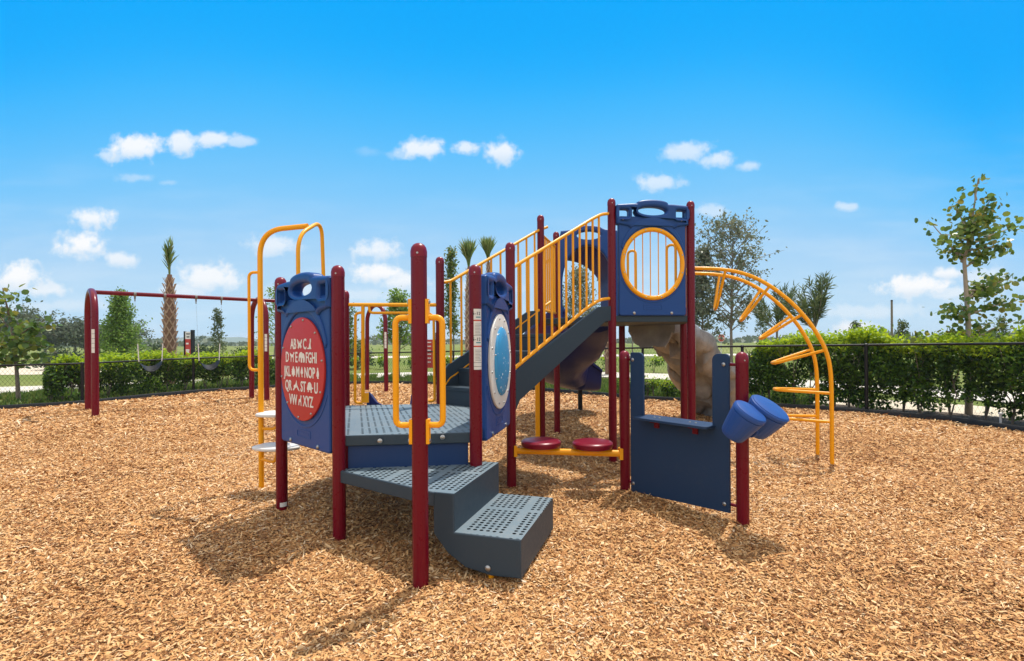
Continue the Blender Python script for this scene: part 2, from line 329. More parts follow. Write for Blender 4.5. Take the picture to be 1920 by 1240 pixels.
class MB:
    def __init__(s): s.v, s.f, s.mi, s.seg = [], [], [], []
    def add(s, vs, fs, mi=0):
        k = len(s.v); s.seg.append((list(vs), list(fs))); s.v += [tuple(q) for q in vs]; s.f += [tuple(i + k for i in f) for f in fs]; s.mi += [mi] * len(fs)
    def box(s, c, size, mat3=None, mi=0):
        c = Vector(c); hx, hy, hz = [q / 2 for q in size]; vs = []
        for x in (-hx, hx):
            for y in (-hy, hy):
                for z in (-hz, hz):
                    p = Vector((x, y, z)); vs.append(c + (mat3 @ p if mat3 else p))
        s.add(vs, [(0, 1, 3, 2), (4, 6, 7, 5), (0, 4, 5, 1), (2, 3, 7, 6), (0, 2, 6, 4), (1, 5, 7, 3)], mi)
    def tube(s, pts, r, n=12, closed=False, cap=True, prof=None, mi=0):
        pts = [Vector(p) for p in pts]; m = len(pts); rs = r if isinstance(r, (list, tuple)) else [r] * m
        T = []
        for i in range(m):
            a = pts[(i - 1) % m] if (closed or i > 0) else pts[i]; b = pts[(i + 1) % m] if (closed or i < m - 1) else pts[i]
            T.append((b - a).normalized())
        nrm = T[0].orthogonal().normalized() if abs(T[0].z) < .99 else Vector((1, 0, 0))
        vs = []
        for i in range(m):
            nrm = (nrm - T[i] * nrm.dot(T[i])).normalized(); bi = T[i].cross(nrm)
            for k in range(n):
                a = 2 * PI * k / n; q = rs[i] * (prof[k] if prof else 1)
                vs.append(pts[i] + nrm * (math.cos(a) * q) + bi * (math.sin(a) * q))
        fs = []
        for i in range(m if closed else m - 1):
            j = (i + 1) % m
            for k in range(n):
                l = (k + 1) % n; fs.append((i * n + k, i * n + l, j * n + l, j * n + k))
        if not closed and cap: fs += [tuple(range(n))[::-1], tuple((m - 1) * n + k for k in range(n))]
        s.add(vs, fs, mi)
    def disc(s, c, axis, r, h, n=20, dome=0.0, mi=0):
        c, axis = Vector(c), Vector(axis).normalized(); a = axis.orthogonal().normalized(); b = axis.cross(a)
        rings = [(0, r), (h * .7, r), (h, r * .82)]
        if dome: rings.append((h + dome, r * .35))
        vs, fs = [], []
        for (z, q) in rings:
            for k in range(n): t = 2 * PI * k / n; vs.append(c + axis * z + a * (math.cos(t) * q) + b * (math.sin(t) * q))
        for i in range(len(rings) - 1):
            for k in range(n): l = (k + 1) % n; fs.append((i * n + k, i * n + l, (i + 1) * n + l, (i + 1) * n + k))
        fs += [tuple(range(n))[::-1], tuple((len(rings) - 1) * n + k for k in range(n))]
        s.add(vs, fs, mi)
    def lathe(s, c, axis, prof, n=28, up=None, ex=1.0, mi=0, flute=None):
        c, axis = Vector(c), Vector(axis).normalized(); a = (Vector(up) - axis * axis.dot(Vector(up))).normalized() if up else axis.orthogonal().normalized(); b = axis.cross(a)
        vs, fs = [], []
        for i, (z, q) in enumerate(prof):
            for k in range(n): t = 2 * PI * k / n; g = q * (1 - .018 * (k % 4 == 0)) if flute and flute[0] <= i <= flute[1] else q; vs.append(c + axis * z + a * (math.cos(t) * g * ex) + b * (math.sin(t) * g))
        for i in range(len(prof) - 1):
            for k in range(n): l = (k + 1) % n; fs.append((i * n + k, i * n + l, (i + 1) * n + l, (i + 1) * n + k))
        fs += [tuple(range(n))[::-1], tuple((len(prof) - 1) * n + k for k in range(n))]
        s.add(vs, fs, mi)
    def mesh(s, name='m'):
        me = bpy.data.meshes.new(name); me.from_pydata(s.v, [], s.f)
        if any(s.mi): me.polygons.foreach_set('material_index', s.mi)
        me.update(); bm = bmesh.new(); bm.from_mesh(me); bmesh.ops.recalc_face_normals(bm, faces=bm.faces); bm.to_mesh(me); bm.free()
        return me
    def build(s, name, mat, parent=None, sharp=38, origin=None):
        if name in ('bolt', 'screw', 'bracket', 'standoff', 'bar', 'stripe', 'border_line') and len(s.seg) > 1:
            for (vs, fs) in s.seg: m = MB(); m.add(vs, fs); o = m.build(name, mat, parent, sharp)
            return o
        return link(name, s.mesh(name), mat, parent, origin, sharp)
def bend(pts, r=.08, n=6):
    """polyline with rounded corners"""
    pts = [Vector(p) for p in pts]; out = [pts[0]]
    for i in range(1, len(pts) - 1):
        a, b, c = pts[i - 1], pts[i], pts[i + 1]; q = min(r, (a - b).length * .49, (c - b).length * .49)
        s, e = b + (a - b).normalized() * q, b + (c - b).normalized() * q
        for k in range(n + 1): t = k / n; out.append(s * (1 - t) ** 2 + b * 2 * t * (1 - t) + e * t * t)
    return out + [pts[-1]]
def catmull(pts, n=8):
    pts = [Vector(p) for p in pts]; out = []
    for i in range(len(pts) - 1):
        p0, p1, p2, p3 = pts[max(i - 1, 0)], pts[i], pts[i + 1], pts[min(i + 2, len(pts) - 1)]
        for k in range(n):
            t = k / n; out.append(.5 * ((2 * p1) + (p2 - p0) * t + (2 * p0 - 5 * p1 + 4 * p2 - p3) * t * t + (3 * p1 - p0 - 3 * p2 + p3) * t ** 3))
    return out + [pts[-1]]
def from_curve(cu):
    o = bpy.data.objects.new('tmp', cu); COL.objects.link(o); bpy.context.view_layer.update()
    me = bpy.data.meshes.new_from_object(o.evaluated_get(bpy.context.evaluated_depsgraph_get()))
    bpy.data.objects.remove(o); bpy.data.curves.remove(cu); return me
def flat(outlines, depth, bevel=.0, res=2):
    """outlines (first = outer, rest = openings) filled and given thickness, in local x, y with thickness along z"""
    cu = bpy.data.curves.new('c', 'CURVE'); cu.dimensions = '2D'; cu.fill_mode = 'BOTH'; cu.extrude = max(depth / 2 - bevel, .0005); cu.bevel_depth = bevel; cu.bevel_resolution = res; cu.offset = -bevel
    for pl in outlines:
        s = cu.splines.new('POLY'); s.points.add(len(pl) - 1); s.use_cyclic_u = True
        for q, (x, y) in zip(s.points, pl): q.co = (x, y, 0, 1)
    me = from_curve(cu); bm = bmesh.new(); bm.from_mesh(me); bmesh.ops.remove_doubles(bm, verts=bm.verts, dist=1e-5); bmesh.ops.recalc_face_normals(bm, faces=bm.faces); bm.to_mesh(me); bm.free(); return me
def text(body, size, depth=.003, align='CENTER'):
    cu = bpy.data.curves.new('t', 'FONT'); cu.body = body; cu.size = size; cu.extrude = depth / 2; cu.align_x = align; cu.resolution_u = 3; cu.offset = size * .016; return from_curve(cu)
def frame(A, B, z=0.0, shift=0.0):
    """x runs from A to B, y is up, z faces the eye's side (right-handed); origin midway"""
    A, B = Vector((A[0], A[1], 0)), Vector((B[0], B[1], 0)); x = (B - A).normalized(); y = Vector((0, 0, 1)); w = x.cross(y); o = (A + B) / 2 + Vector((0, 0, z)) + w * shift
    return Matrix(((x.x, y.x, w.x, o.x), (x.y, y.y, w.y, o.y), (x.z, y.z, w.z, o.z), (0, 0, 0, 1)))
def ell(cx, cy, rx, ry, n=44, a0=0, a1=2 * PI):
    full = abs(a1 - a0 - 2 * PI) < 1e-6
    return [(cx + rx * math.cos(a0 + (a1 - a0) * k / (n if full else n - 1)), cy + ry * math.sin(a0 + (a1 - a0) * k / (n if full else n - 1))) for k in range(n)]
def rrect(cx, cy, w, h, r, n=5):
    o = []
    for (sx, sy, a) in ((1, 1, 0), (-1, 1, PI / 2), (-1, -1, PI), (1, -1, 1.5 * PI)):
        for k in range(n + 1): t = a + PI / 2 * k / n; o.append((cx + sx * (w / 2 - r) + r * math.cos(t), cy + sy * (h / 2 - r) + r * math.sin(t)))
    return o
def xf(me, mtx): me.transform(mtx); return me
def join(meshes):
    bm = bmesh.new()
    for m in meshes: bm.from_mesh(m)
    me = bpy.data.meshes.new('j'); bm.to_mesh(me); bm.free()
    for m in meshes: bpy.data.meshes.remove(m)
    return me
def mesh_np(verts, k=None, quads=None):
    """verts (N, k, 3): N loose polygons; or verts (N, 3) with quads (Q, 4)"""
    me = bpy.data.meshes.new('np')
    if quads is None:
        n, k = verts.shape[0], verts.shape[1]; v = verts.reshape(-1, 3); idx = np.arange(n * k, dtype=np.int32); st = np.arange(0, n * k, k, dtype=np.int32); tot = np.full(n, k, dtype=np.int32)
    else:
        v = verts; idx = quads.reshape(-1).astype(np.int32); n = len(quads); st = np.arange(0, n * 4, 4, dtype=np.int32); tot = np.full(n, 4, dtype=np.int32)
    me.vertices.add(len(v)); me.vertices.foreach_set('co', v.astype(np.float32).ravel())
    me.loops.add(len(idx)); me.loops.foreach_set('vertex_index', idx); me.polygons.add(n); me.polygons.foreach_set('loop_start', st)
    try: me.polygons.foreach_set('loop_total', tot)
    except Exception: pass
    me.update(calc_edges=True); return me
def leaves(pts, size, shape='rhomb', up=.3, aspect=.5, jitter=.35, dirs=None, wander=.25):
    """one face per leaf at each point, turned at random (or along dirs)"""
    pts = np.asarray(pts, float); n = len(pts)
    nr = rng.normal(size=(n, 3)); nr[:, 2] += up * 2; nr /= np.linalg.norm(nr, axis=1)[:, None]
    t = rng.normal(size=(n, 3)) if dirs is None else np.asarray(dirs, float) + rng.normal(size=(n, 3)) * wander
    if dirs is not None: nr = rng.normal(size=(n, 3))
    t /= np.linalg.norm(t, axis=1)[:, None]
    nr -= t * (nr * t).sum(1)[:, None]; nr /= np.linalg.norm(nr, axis=1)[:, None] + 1e-9; b = np.cross(nr, t)
    s = size * (1 + rng.uniform(-jitter, jitter, n))[:, None]
    if shape == 'rhomb': prof = [(-.5, 0, 0), (-.05, .5, .1), (.5, 0, 0), (-.05, -.5, .1)]
    elif shape == 'blade': prof = [(0, -.5, 0), (0, .5, 0), (.6, .3, .05), (1, 0, .2)]
    else: prof = [(-.5, 0, 0), (-.3, .42, .06), (.12, .5, .08), (.48, .2, .02), (.48, -.2, .02), (.12, -.5, .08), (-.3, -.42, .06)]
    out = np.stack([pts + s * (a * t + w * aspect * b + h * nr) for (a, w, h) in prof], axis=1)
    return mesh_np(out)

# ------------------------------------------------------------------ the ground
PM = [G(-420, 788), G(-180, 776), G(0, 767), G(155, 757), G(279, 744), G(375, 735.5), G(467, 729.5), G(600, 722), G(740, 719), G(900, 724), G(1010, 732), G(1120, 741), G(1210, 748.5), G(1340, 756), G(1477, 764.5), G(1580, 772), G(1760, 787), G(1920, 810), (7.75, 5.6, 0), (7.0, 3.2, 0), (5.6, 1.2, 0)]
RIM = catmull(PM, 6)
def rim_side(off):
    out = []
    for i, p in enumerate(RIM):
        a, b = RIM[max(i - 1, 0)], RIM[min(i + 1, len(RIM) - 1)]; t = (b - a).normalized(); out.append(p + Vector((-t.y, t.x, 0)) * off)
    return out
# which way is outward
_c = Vector((-.5, 7, 0)); SGN = 1 if (rim_side(.5)[40] - _c).length > (RIM[40] - _c).length else -1
def outward(off): return rim_side(off * SGN)
PITS = [(*G(490, 1075).xy, .07, .075), (*G(505, 1060).xy, .22, .02), (*G(1000, 1150).xy, .30, .03), (*G(1120, 1110).xy, .22, .025), (*G(330, 1010).xy, .25, .022), (*G(1560, 1000).xy, .35, .02), (*G(700, 1170).xy, .3, .02), (*G(1090, 960).xy, .3, .03), (*G(200, 900).xy, .5, .02), (*G(1750, 1100).xy, .2, .02), (*G(1105, 900).xy, .35, .03), (*G(265, 800).xy, .6, .03)]
def hgt(x, y):
    z = .016 * np.sin(1.9 * x + .6 * np.sin(1.3 * y)) * np.sin(1.7 * y + 1.0) + .011 * np.sin(4.3 * x - 2.1 * y) * np.sin(3.1 * y + .7 * x) + .005 * np.sin(9.7 * x + 3 * np.sin(2.2 * y)) * np.sin(8.9 * y - 2.7 * x) - .014
    for (px, py, r, dp) in PITS:
        q = ((x - px) ** 2 + (y - py) ** 2) / (r * r); z = z - dp * np.exp(-q) + dp * .35 * np.exp(-((np.sqrt(q) - 1.5) / .45) ** 2)
    return z

def disc_sheet(name, rings, z, mat, kind='structure', centre=None):
    pass
def ground():
    # one sheet to the horizon, finer near
    rad = [0, 6, 12, 20, 30, 45, 70, 110, 180, 300, 600, 1200, 2500, 5000]; n = 64; vs = [(0, 8, -.06)]; fs = []
    for i, r in enumerate(rad[1:]):
        for k in range(n): a = 2 * PI * k / n; vs.append((r * math.cos(a), 8 + r * math.sin(a), -.06 - (0 if r < 25 else .0)))
    for k in range(n): fs.append((0, 1 + k, 1 + (k + 1) % n))
    for i in range(len(rad) - 2):
        for k in range(n): l = (k + 1) % n; fs.append((1 + i * n + k, 1 + (i + 1) * n + k, 1 + (i + 1) * n + l, 1 + i * n + l))
    m = MB(); m.add(vs, fs); o = m.build('ground', M['field'], sharp=None); tag(o, kind='structure')
ground()
def rim_xy():
    pts = [(p.x, p.y) for p in RIM]; pts += [(3.5, -1.5), (0, -2.5), (-5, -2.0), (-10, 1.0), (-13, 5.0)]; return pts
POLY = np.array(rim_xy())
def inside(x, y, poly=POLY):
    r = np.zeros(x.shape, bool); n = len(poly); j = n - 1
    for i in range(n):
        xi, yi, xj, yj = *poly[i], *poly[j]
        c = ((yi > y) != (yj > y)) & (x < (xj - xi) * (y - yi) / (yj - yi + 1e-12) + xi); r ^= c; j = i
    return r
def mulch():
    g = .12; xs = np.arange(-14, 8.6, g); ys = np.arange(-2.6, 17.6, g); X, Y = np.meshgrid(xs, ys); Z = hgt(X, Y)
    v = np.stack([X, Y, Z], -1).reshape(-1, 3); nx = len(xs); ins = inside(X, Y)
    ok = ins[:-1, :-1] & ins[1:, :-1] & ins[:-1, 1:] & ins[1:, 1:]
    jj, ii = np.nonzero(ok); a = jj * nx + ii; q = np.stack([a, a + 1, a + 1 + nx, a + nx], 1)
    me = mesh_np(v, quads=q); bm = bmesh.new(); bm.from_mesh(me); bmesh.ops.delete(bm, geom=[w for w in bm.verts if not w.link_faces], context='VERTS')
    bm.to_mesh(me); bm.free()
    tag(link('mulch_ground', me, M['mulch'], sharp=180), kind='structure')
mulch()
def band(name, o0, o1, z, mat, i0=0, i1=None):
    a, b = outward(o0)[i0:i1], outward(o1)[i0:i1]; m = MB(); n = len(a)
    m.add([(p.x, p.y, z) for p in a] + [(p.x, p.y, z) for p in b], [(i, i + 1, n + i + 1, n + i) for i in range(n - 1)])
    o = m.build(name, mat, sharp=None); tag(o, kind='structure'); return o
band('soil_ground', -.15, 1.5, -.035, M['soil'])
band('sand_ground', 1.5, 3.3, -.052, M['sand'], 84)
def path():
    c = catmull([(-45, 10.5, 0), (-25, 13.2, 0), (-16, 15.2, 0), (-11.5, 17.8, 0), (-6.5, 21, 0), (0, 22.2, 0), (5, 20.2, 0), (9, 16.4, 0), (12, 11.5, 0), (13, 6, 0), (12, -1, 0)], 10); m = MB(); vs = []
    for i, p in enumerate(c):
        t = (c[min(i + 1, len(c) - 1)] - c[max(i - 1, 0)]).normalized(); n = Vector((-t.y, t.x, 0)); vs += [p + n * 1.5 + Vector((0, 0, -.03)), p - n * 1.5 + Vector((0, 0, -.03))]
    m.add(vs, [(2 * i, 2 * i + 2, 2 * i + 3, 2 * i + 1) for i in range(len(c) - 1)]); tag(m.build('path', M['concrete'], sharp=None), kind='structure')
path()
def sheet(name, pts, z, mat):
    m = MB(); m.add([(x, y, z) for (x, y) in pts], [tuple(range(len(pts)))]); tag(m.build(name, mat, sharp=None), kind='structure')
sheet('gravel_ground', [(-60, 24), (-22, 23.5), (-19, 26), (-22, 33), (-60, 36)], -.05, M['sand'])
sheet('road', [(-30, 44), (60, 47), (60, 53), (-30, 50)], -.05, M['concrete'])

# wood chips: every one a small bent sliver
def chips():
    sets = []
    for (y0, y1, dens, L, W) in ((.9, 3.0, 14000, .0215, .0072), (3.0, 4.6, 9500, .023, .0080), (4.6, 7.5, 5000, .027, .0090), (7.5, 11, 1900, .039, .0135), (11, 17.4, 760, .054, .020)):
        hw = y1 * 1.18 + .9; n = int(dens * 2 * hw * (y1 - y0)); x = rng.uniform(-hw, hw, n); y = rng.uniform(y0, y1, n)
        k = inside(x, y) & (np.abs(x) < y * 1.15 + .9); x, y = x[k], y[k]; n = len(x)
        l = L * rng.lognormal(0, .45, n); w = W * rng.lognormal(0, .4, n); sets.append((x, y, l, w))
    x, y, l, w = [np.concatenate([s[i] for s in sets]) for i in range(4)]; n = len(x)
    yaw = rng.uniform(0, 2 * PI, n); pit = rng.normal(0, .24, n); rol = rng.normal(0, .34, n)
    t = np.stack([np.cos(yaw) * np.cos(pit), np.sin(yaw) * np.cos(pit), np.sin(pit)], 1); b0 = np.stack([-np.sin(yaw), np.cos(yaw), np.zeros(n)], 1); u0 = np.cross(t, b0)
    b = b0 * np.cos(rol)[:, None] + u0 * np.sin(rol)[:, None]; u = np.cross(t, b)
    c = np.stack([x, y, hgt(x, y) + np.abs(rng.normal(.004, .006, n)) + np.abs(np.sin(pit)) * l * .35], 1)
    cur = rng.normal(.0, .07, n) * l
    pr = []
    for (s, q) in ((-.5, .38), (0., .5), (.5, .33)):
        for e in (-1, 1):
            jit = (1 + rng.uniform(-.4, .35, n)) * w * q * e; sl = l * s + rng.normal(0, .10, n) * l * (0 if s == 0 else 1)
            pr.append(c + t * sl[:, None] + b * jit[:, None] + u * (cur * (1 if s == 0 else 0))[:, None])
    v = np.stack(pr, 1).reshape(-1, 3); base = np.arange(n)[:, None] * 6
    q = np.concatenate([base + np.array([[0, 1, 3, 2]]), base + np.array([[2, 3, 5, 4]])]).reshape(-1, 4)
    me = mesh_np(v, quads=q); o = link('wood_chips', me, M['chip'], sharp=None)
    tag(o, 'tan shredded wood chips covering the playground floor', 'wood chips', kind='stuff')

# ------------------------------------------------------------------ the play structure
P1, P2, P4, P5, P6, P7 = [Vector(q) for q in ((-1.886, 4.18, 0), (-1.206, 3.555, 0), (-.262, 3.66, 0), (-.012, 4.765, 0), (-.752, 5.37, 0), (-1.716, 5.26, 0))]
P3 = Vector((-.516, 2.85, 0))
PA, PB, PC, PD, PE, PF = [Vector(q) for q in ((1.128, 5.76, 0), (2.055, 5.87, 0), (.372, 6.5, 0), (.655, 7.5, 0), (1.60, 7.45, 0), (2.27, 6.77, 0))]
PG, PH = Vector((1.01, 4.6, 0)), Vector((1.685, 3.755, 0))
Z1, Z2 = .70, 1.632
PS = thing('play_structure', 'big maroon, blue and yellow climbing structure with decks, stairs, slides and panels', 'play structure', (0, 5.2, 0))
FL = [1 - (.045 if k % 3 == 0 else 0) for k in range(36)]
def post(p, top, mat='maroon'):
    m = MB(); r = .0445
    m.tube([(p.x, p.y, -.15), (p.x, p.y, top * .5), (p.x, p.y, top - .075)], r, 36, prof=FL)
    o = m.build('post', M[mat], PS, sharp=60)
    c = MB(); c.lathe((p.x, p.y, top - .079), (0, 0, 1), [(0, .0462), (.030, .0466), (.052, .042), (.068, .031), (.076, .016), (.079, .004)], 24)
    c.build('cap', M['maroon_seat'], o)
    q = MB(); q.disc((p.x, p.y - .045, top - .062), (0, -1, 0), .006, .004, 10); q.build('rivet', M['chrome'], o)
    return o
POSTS = {}
for nm, p, t in (('1', P1, 1.885), ('2', P2, 1.885), ('3', P3, 1.90), ('4', P4, 1.90), ('5', P5, 2.27), ('6', P6, 2.24), ('7', P7, 1.885), ('A', PA, 2.95), ('B', PB, 2.945), ('C', PC, 2.95), ('D', PD, 2.95), ('E', PE, 2.95), ('F', PF, 2.95), ('G', PG, 1.26), ('H', PH, 1.262)):
    POSTS[nm] = post(p, t)

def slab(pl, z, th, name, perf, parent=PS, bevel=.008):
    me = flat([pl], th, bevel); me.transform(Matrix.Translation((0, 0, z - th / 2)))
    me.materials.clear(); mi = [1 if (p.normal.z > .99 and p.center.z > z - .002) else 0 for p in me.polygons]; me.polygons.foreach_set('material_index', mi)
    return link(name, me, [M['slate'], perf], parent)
def hexa(ps, inset=.0):
    c = sum((Vector(p) for p in ps), Vector()) / len(ps); return [((p - c) * (1 - inset) + c)[:2] for p in ps]
perf1 = perforated('deck_sheet', R(17), .050, .19, .27, (0, 0), 6)
perf2 = perforated('step_sheet', R(74), .040, .30, .30, (.012, .01), 7)
ringl = [P1, P2, P4, P5, P6, P7]
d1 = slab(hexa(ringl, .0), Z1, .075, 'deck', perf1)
m = MB()
for (px, py) in ((708, 826.5), (825, 819.5)):
    q = V(px, py, P2, P4); m.disc(q + Vector((.02, -.012, 0)), (.11, -.99, 0), .017, .007, 18, .004)
m.build('bolt', M['chrome'], d1)
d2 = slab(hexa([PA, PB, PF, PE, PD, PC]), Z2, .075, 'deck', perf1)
# kick board under the lower deck's near edge
me = flat([rrect(0, 0, .84, .17, .006)], .02, .004); link('riser_panel', xf(me, frame(P2, P4, .538, -.035)), M['riser_blue'], PS)
# transfer steps
e3 = (P4 - P3).normalized(); o3 = Vector((e3.y, -e3.x, 0))
tri = [P2 + (P3 - P2) * .055 + Vector((.01, .02, 0)), P3 + (P4 - P3) * .06 + (P2 - P3) * .03, P4 + (P3 - P4) * .075, P2 + (P4 - P2) * .06 + Vector((0, .01, 0))]
tri = [V(641, 877, P2, P2 + Vector((1, 0, 0)))] + tri
tri = [P2 + Vector((.012, -.03, 0)), P3 + e3 * .157 + o3 * .006, P3 + e3 * .963 + o3 * .006, P2 + Vector((.03, .03, 0))]
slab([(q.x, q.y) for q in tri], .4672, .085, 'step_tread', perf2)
prof = [(0, .468), (.132, .468), (.132, .244), (.535, .244), (.535, .028), (.36, .022), (.20, .05), (.09, .12), (0, .225)]
me = flat([prof], .81, .009); mt = Matrix(((o3.x, 0, -e3.x, 0), (o3.y, 0, -e3.y, 0), (0, 1, 0, 0), (0, 0, 0, 1))); org = P3 + e3 * (.16 + .405)
me.transform(Matrix.Translation(org) @ mt)
bm = bmesh.new(); bm.from_mesh(me); bmesh.ops.recalc_face_normals(bm, faces=bm.faces); bm.to_mesh(me); bm.free()
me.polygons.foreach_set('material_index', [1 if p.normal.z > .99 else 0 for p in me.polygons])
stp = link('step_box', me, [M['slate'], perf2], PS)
q = G(903, 1072, .0); m = MB(); b0 = P3 + e3 * .158 + o3 * .34 + Vector((0, 0, .066)); m.disc(b0, -e3, .017, .008, 18, .004); m.build('bolt', M['chrome'], stp)
m = MB(); f0 = P3 + e3 * .20 + o3 * .345; m.tube([f0 + Vector((0, 0, -.1)), f0 + Vector((0, 0, .06))], .017, 12); m.build('foot', M['yellow'], stp)

# --- moulded panels
def head_outline():
    pts = [(-.424, 1.03), (-.424, 1.235), (-.405, 1.25), (-.24, 1.262)]
    for k in range(13):
        a = PI * (1 - k / 12); pts.append((.185 * math.cos(a), 1.262 + .048 * math.sin(a) ** .8 if 0 < k < 12 else 1.262))
    pts += [(.24, 1.262), (.405, 1.25), (.424, 1.235), (.424, 1.03), (.29, 1.005)]
    for k in range(9):
        a = R(50) + R(80) * k / 8; pts.append((.39 * math.cos(a), .645 + .43 * math.sin(a)))
    pts += [(-.29, 1.005)]
    return pts
def moulded_panel(A, B, z0, name, hole=True):
    f = frame(A, B, z0)
    body = [(-.395, 0), (.395, 0), (.395, 1.06), (.28, 1.10), (0, 1.16), (-.28, 1.10), (-.395, 1.06)]
    bo = [(-.385, .01)]; bo = rrect(0, .56, .79, 1.12, .03)
    outl = [bo] + ([ell(0, .586, .352, .387)] if hole else [])
    b = flat(outl, .062, .014, 3)
    if not hole: pass
    hd = flat([head_outline(), ell(0, 1.182, .168, .048, 26), rrect(-.338, 1.15, .122, .09, .02), rrect(.338, 1.15, .122, .09, .02)], .115, .03, 4)
    # raised arch over the round and a shallow lip below it
    ar = flat([ell(0, .60, .392, .505, 26, R(20), R(160)) + ell(0, .60, .366, .418, 26, R(20), R(160))[::-1]], .088, .012, 3)
    lp = flat([ell(0, .60, .405, .455, 22, R(205), R(335)) + ell(0, .60, .394, .436, 22, R(205), R(335))[::-1]], .071, .004, 2)
    lg = flat([rrect(0, .098, .22, .062, .016), rrect(0, .098, .204, .046, .012)], .068, .002, 1)
    lg2 = flat([rrect(0, .098, .16, .018, .006)], .066, .001, 1)
    o = link(name, xf(join([b, hd, ar, lp, lg, lg2]), f), M['blue'], PS, sharp=40)
    m = MB()
    for sx in (-.22, .22): m.disc(f @ Vector((sx, .03, .031)), f.to_3x3() @ Vector((0, 0, 1)), .016, .008, 16, .004)
    for sx in (-.345, .345): m.disc(f @ Vector((sx, 1.085, .03)), f.to_3x3() @ Vector((0, 0, 1)), .012, .008, 14, .003)
    m.build('bolt', M['chrome'], o)
    return o, f
AN = {  # plain animal silhouettes in a unit square
 'butterfly': [(0, .95), (.18, .8), (.42, .52), (.5, .75), (.56, .52), (.85, .85), (1, .9), (.95, .6), (.8, .45), (.9, .2), (.7, .05), (.55, .3), (.5, .1), (.44, .3), (.25, 0), (.1, .15), (.18, .42), (.05, .6)],
 'cat': [(.0, .0), (.0, .12), (.35, .14), (.45, .4), (.62, .62), (.66, .98), (.76, .86), (.86, 1), (.9, .7), (.8, .55), (.86, .2), (.95, .02), (.6, 0)],
 'dog': [(0, .95), (.12, .8), (.22, .85), (.3, .75), (.72, .74), (.82, .9), (.95, .98), (1, .8), (.85, .7), (.84, .05), (.74, .05), (.70, .42), (.34, .42), (.30, .05), (.20, .05), (.2, .55), (.06, .62)],
 'elephant': [(.02, .1), (.06, .6), (.2, .9), (.45, 1), (.62, .88), (.82, .86), (.95, .65), (1, .2), (.96, .02), (.78, .02), (.76, .4), (.6, .36), (.58, .02), (.38, .02), (.36, .42), (.22, .45), (.16, .3), (.14, .08)],
 'ladybird': [(.4, 1), (.6, 1), (.66, .85), (.85, .7), (1, .72), (.9, .6), (1, .4), (.9, .38), (1, .15), (.78, .2), (.6, 0), (.4, 0), (.22, .2), (0, .15), (.1, .38), (0, .4), (.1, .6), (0, .72), (.15, .7), (.34, .85)],
 'mouse': [(.5, 1), (.7, .8), (.85, .6), (.95, .4), (.75, .32), (.6, .25), (.7, .0), (.45, .05), (.4, .25), (.2, .3), (.05, .45), (.15, .6), (.3, .8)],
 'penguin': [(.45, 1), (.62, .95), (.64, .8), (.85, .55), (.9, .2), (.78, .22), (.74, .08), (.85, 0), (.3, 0), (.38, .08), (.2, .22), (.1, .2), (.2, .55), (.38, .78), (.25, .88)],
 'rabbit': [(0, .1), (.18, .3), (.12, .42), (.2, .55), (.35, .6), (.5, .85), (.55, 1), (.62, .6), (.8, .3), (1, .0), (.78, .12), (.6, .35), (.3, .2), (.12, .0)],
 'turtle': [(0, .35), (.08, .2), (.18, .25), (.15, .05), (.28, .05), (.32, .22), (.6, .22), (.62, .02), (.76, .02), (.76, .28), (1, .42), (.92, .5), (.78, .48), (.68, .8), (.42, .98), (.2, .85), (.08, .55)],
 'wolf': [(.05, 0), (.1, .4), (.25, .6), (.55, .62), (.7, .95), (.78, 1), (.95, .85), (.82, .72), (.8, .4), (.86, 0), (.74, 0), (.68, .32), (.35, .3), (.25, .2), (.2, 0)]}
def alphabet():
    o, f = moulded_panel(P1, P2, .565, 'alphabet_panel', False)
    d = link('letter_disc', xf(flat([ell(0, .586, .352, .387, 60)], .018, .004), f @ Matrix.Translation((0, 0, .041))), M['red_disc'], o)
    rows = [(.775, ['AB', '*butterfly', 'C', '*cat'], .0), (.675, ['D', '*dog', 'E', '*elephant', 'FGHI'], .0), (.565, ['JKL', '*ladybird', 'M', '*mouse', 'NOP', '*penguin'], 0), (.458, ['QR', '*rabbit', 'ST', '*turtle', 'U'], 0), (.352, ['VW', '*wolf', 'XYZ'], 0)]
    parts = []; gap = .019; hgtc = .078
    for (v, items, _) in rows:
        got = []; tot = 0
        for it in items:
            if it[0] == '*':
                w = {'cat': .058, 'dog': .075, 'elephant': .098, 'penguin': .042, 'mouse': .044, 'ladybird': .056, 'rabbit': .11, 'turtle': .095, 'wolf': .056, 'butterfly': .075}[it[1:]]
                pq = AN[it[1:]]; pq = catmull([(x * w, y * hgtc, 0) for (x, y) in pq + pq[:1]], 4)[:-1]; me = flat([[(p.x, p.y) for p in pq]], .003); got.append((me, w, 0)); tot += w + gap
            else:
                me = text(it, .108, .003, 'LEFT'); co = np.zeros(len(me.vertices) * 3); me.vertices.foreach_get('co', co); co = co.reshape(-1, 3)
                co[:, 0] = (co[:, 0] - co[:, 0].min()) * .74; co[:, 1] *= hgtc / max(co[:, 1].max(), .01) ; me.vertices.foreach_set('co', co.ravel()); w = co[:, 0].max(); got.append((me, w, 0)); tot += w + gap
        x = -(tot - gap) / 2
        for (me, w, _) in got: parts.append(xf(me, f @ Matrix.Translation((x, v - hgtc / 2, .0525)))); x += w + gap
    link('lettering', join(parts), M['white'], o)
    m = MB()
    for k in range(10):
        a = 2 * PI * (k + .3) / 10; m.disc(f @ Vector((.332 * math.cos(a), .586 + .366 * math.sin(a), .05)), f.to_3x3() @ Vector((0, 0, 1)), .009, .007, 12, .003)
    m.build('screw', M['chrome'], o)
alphabet()
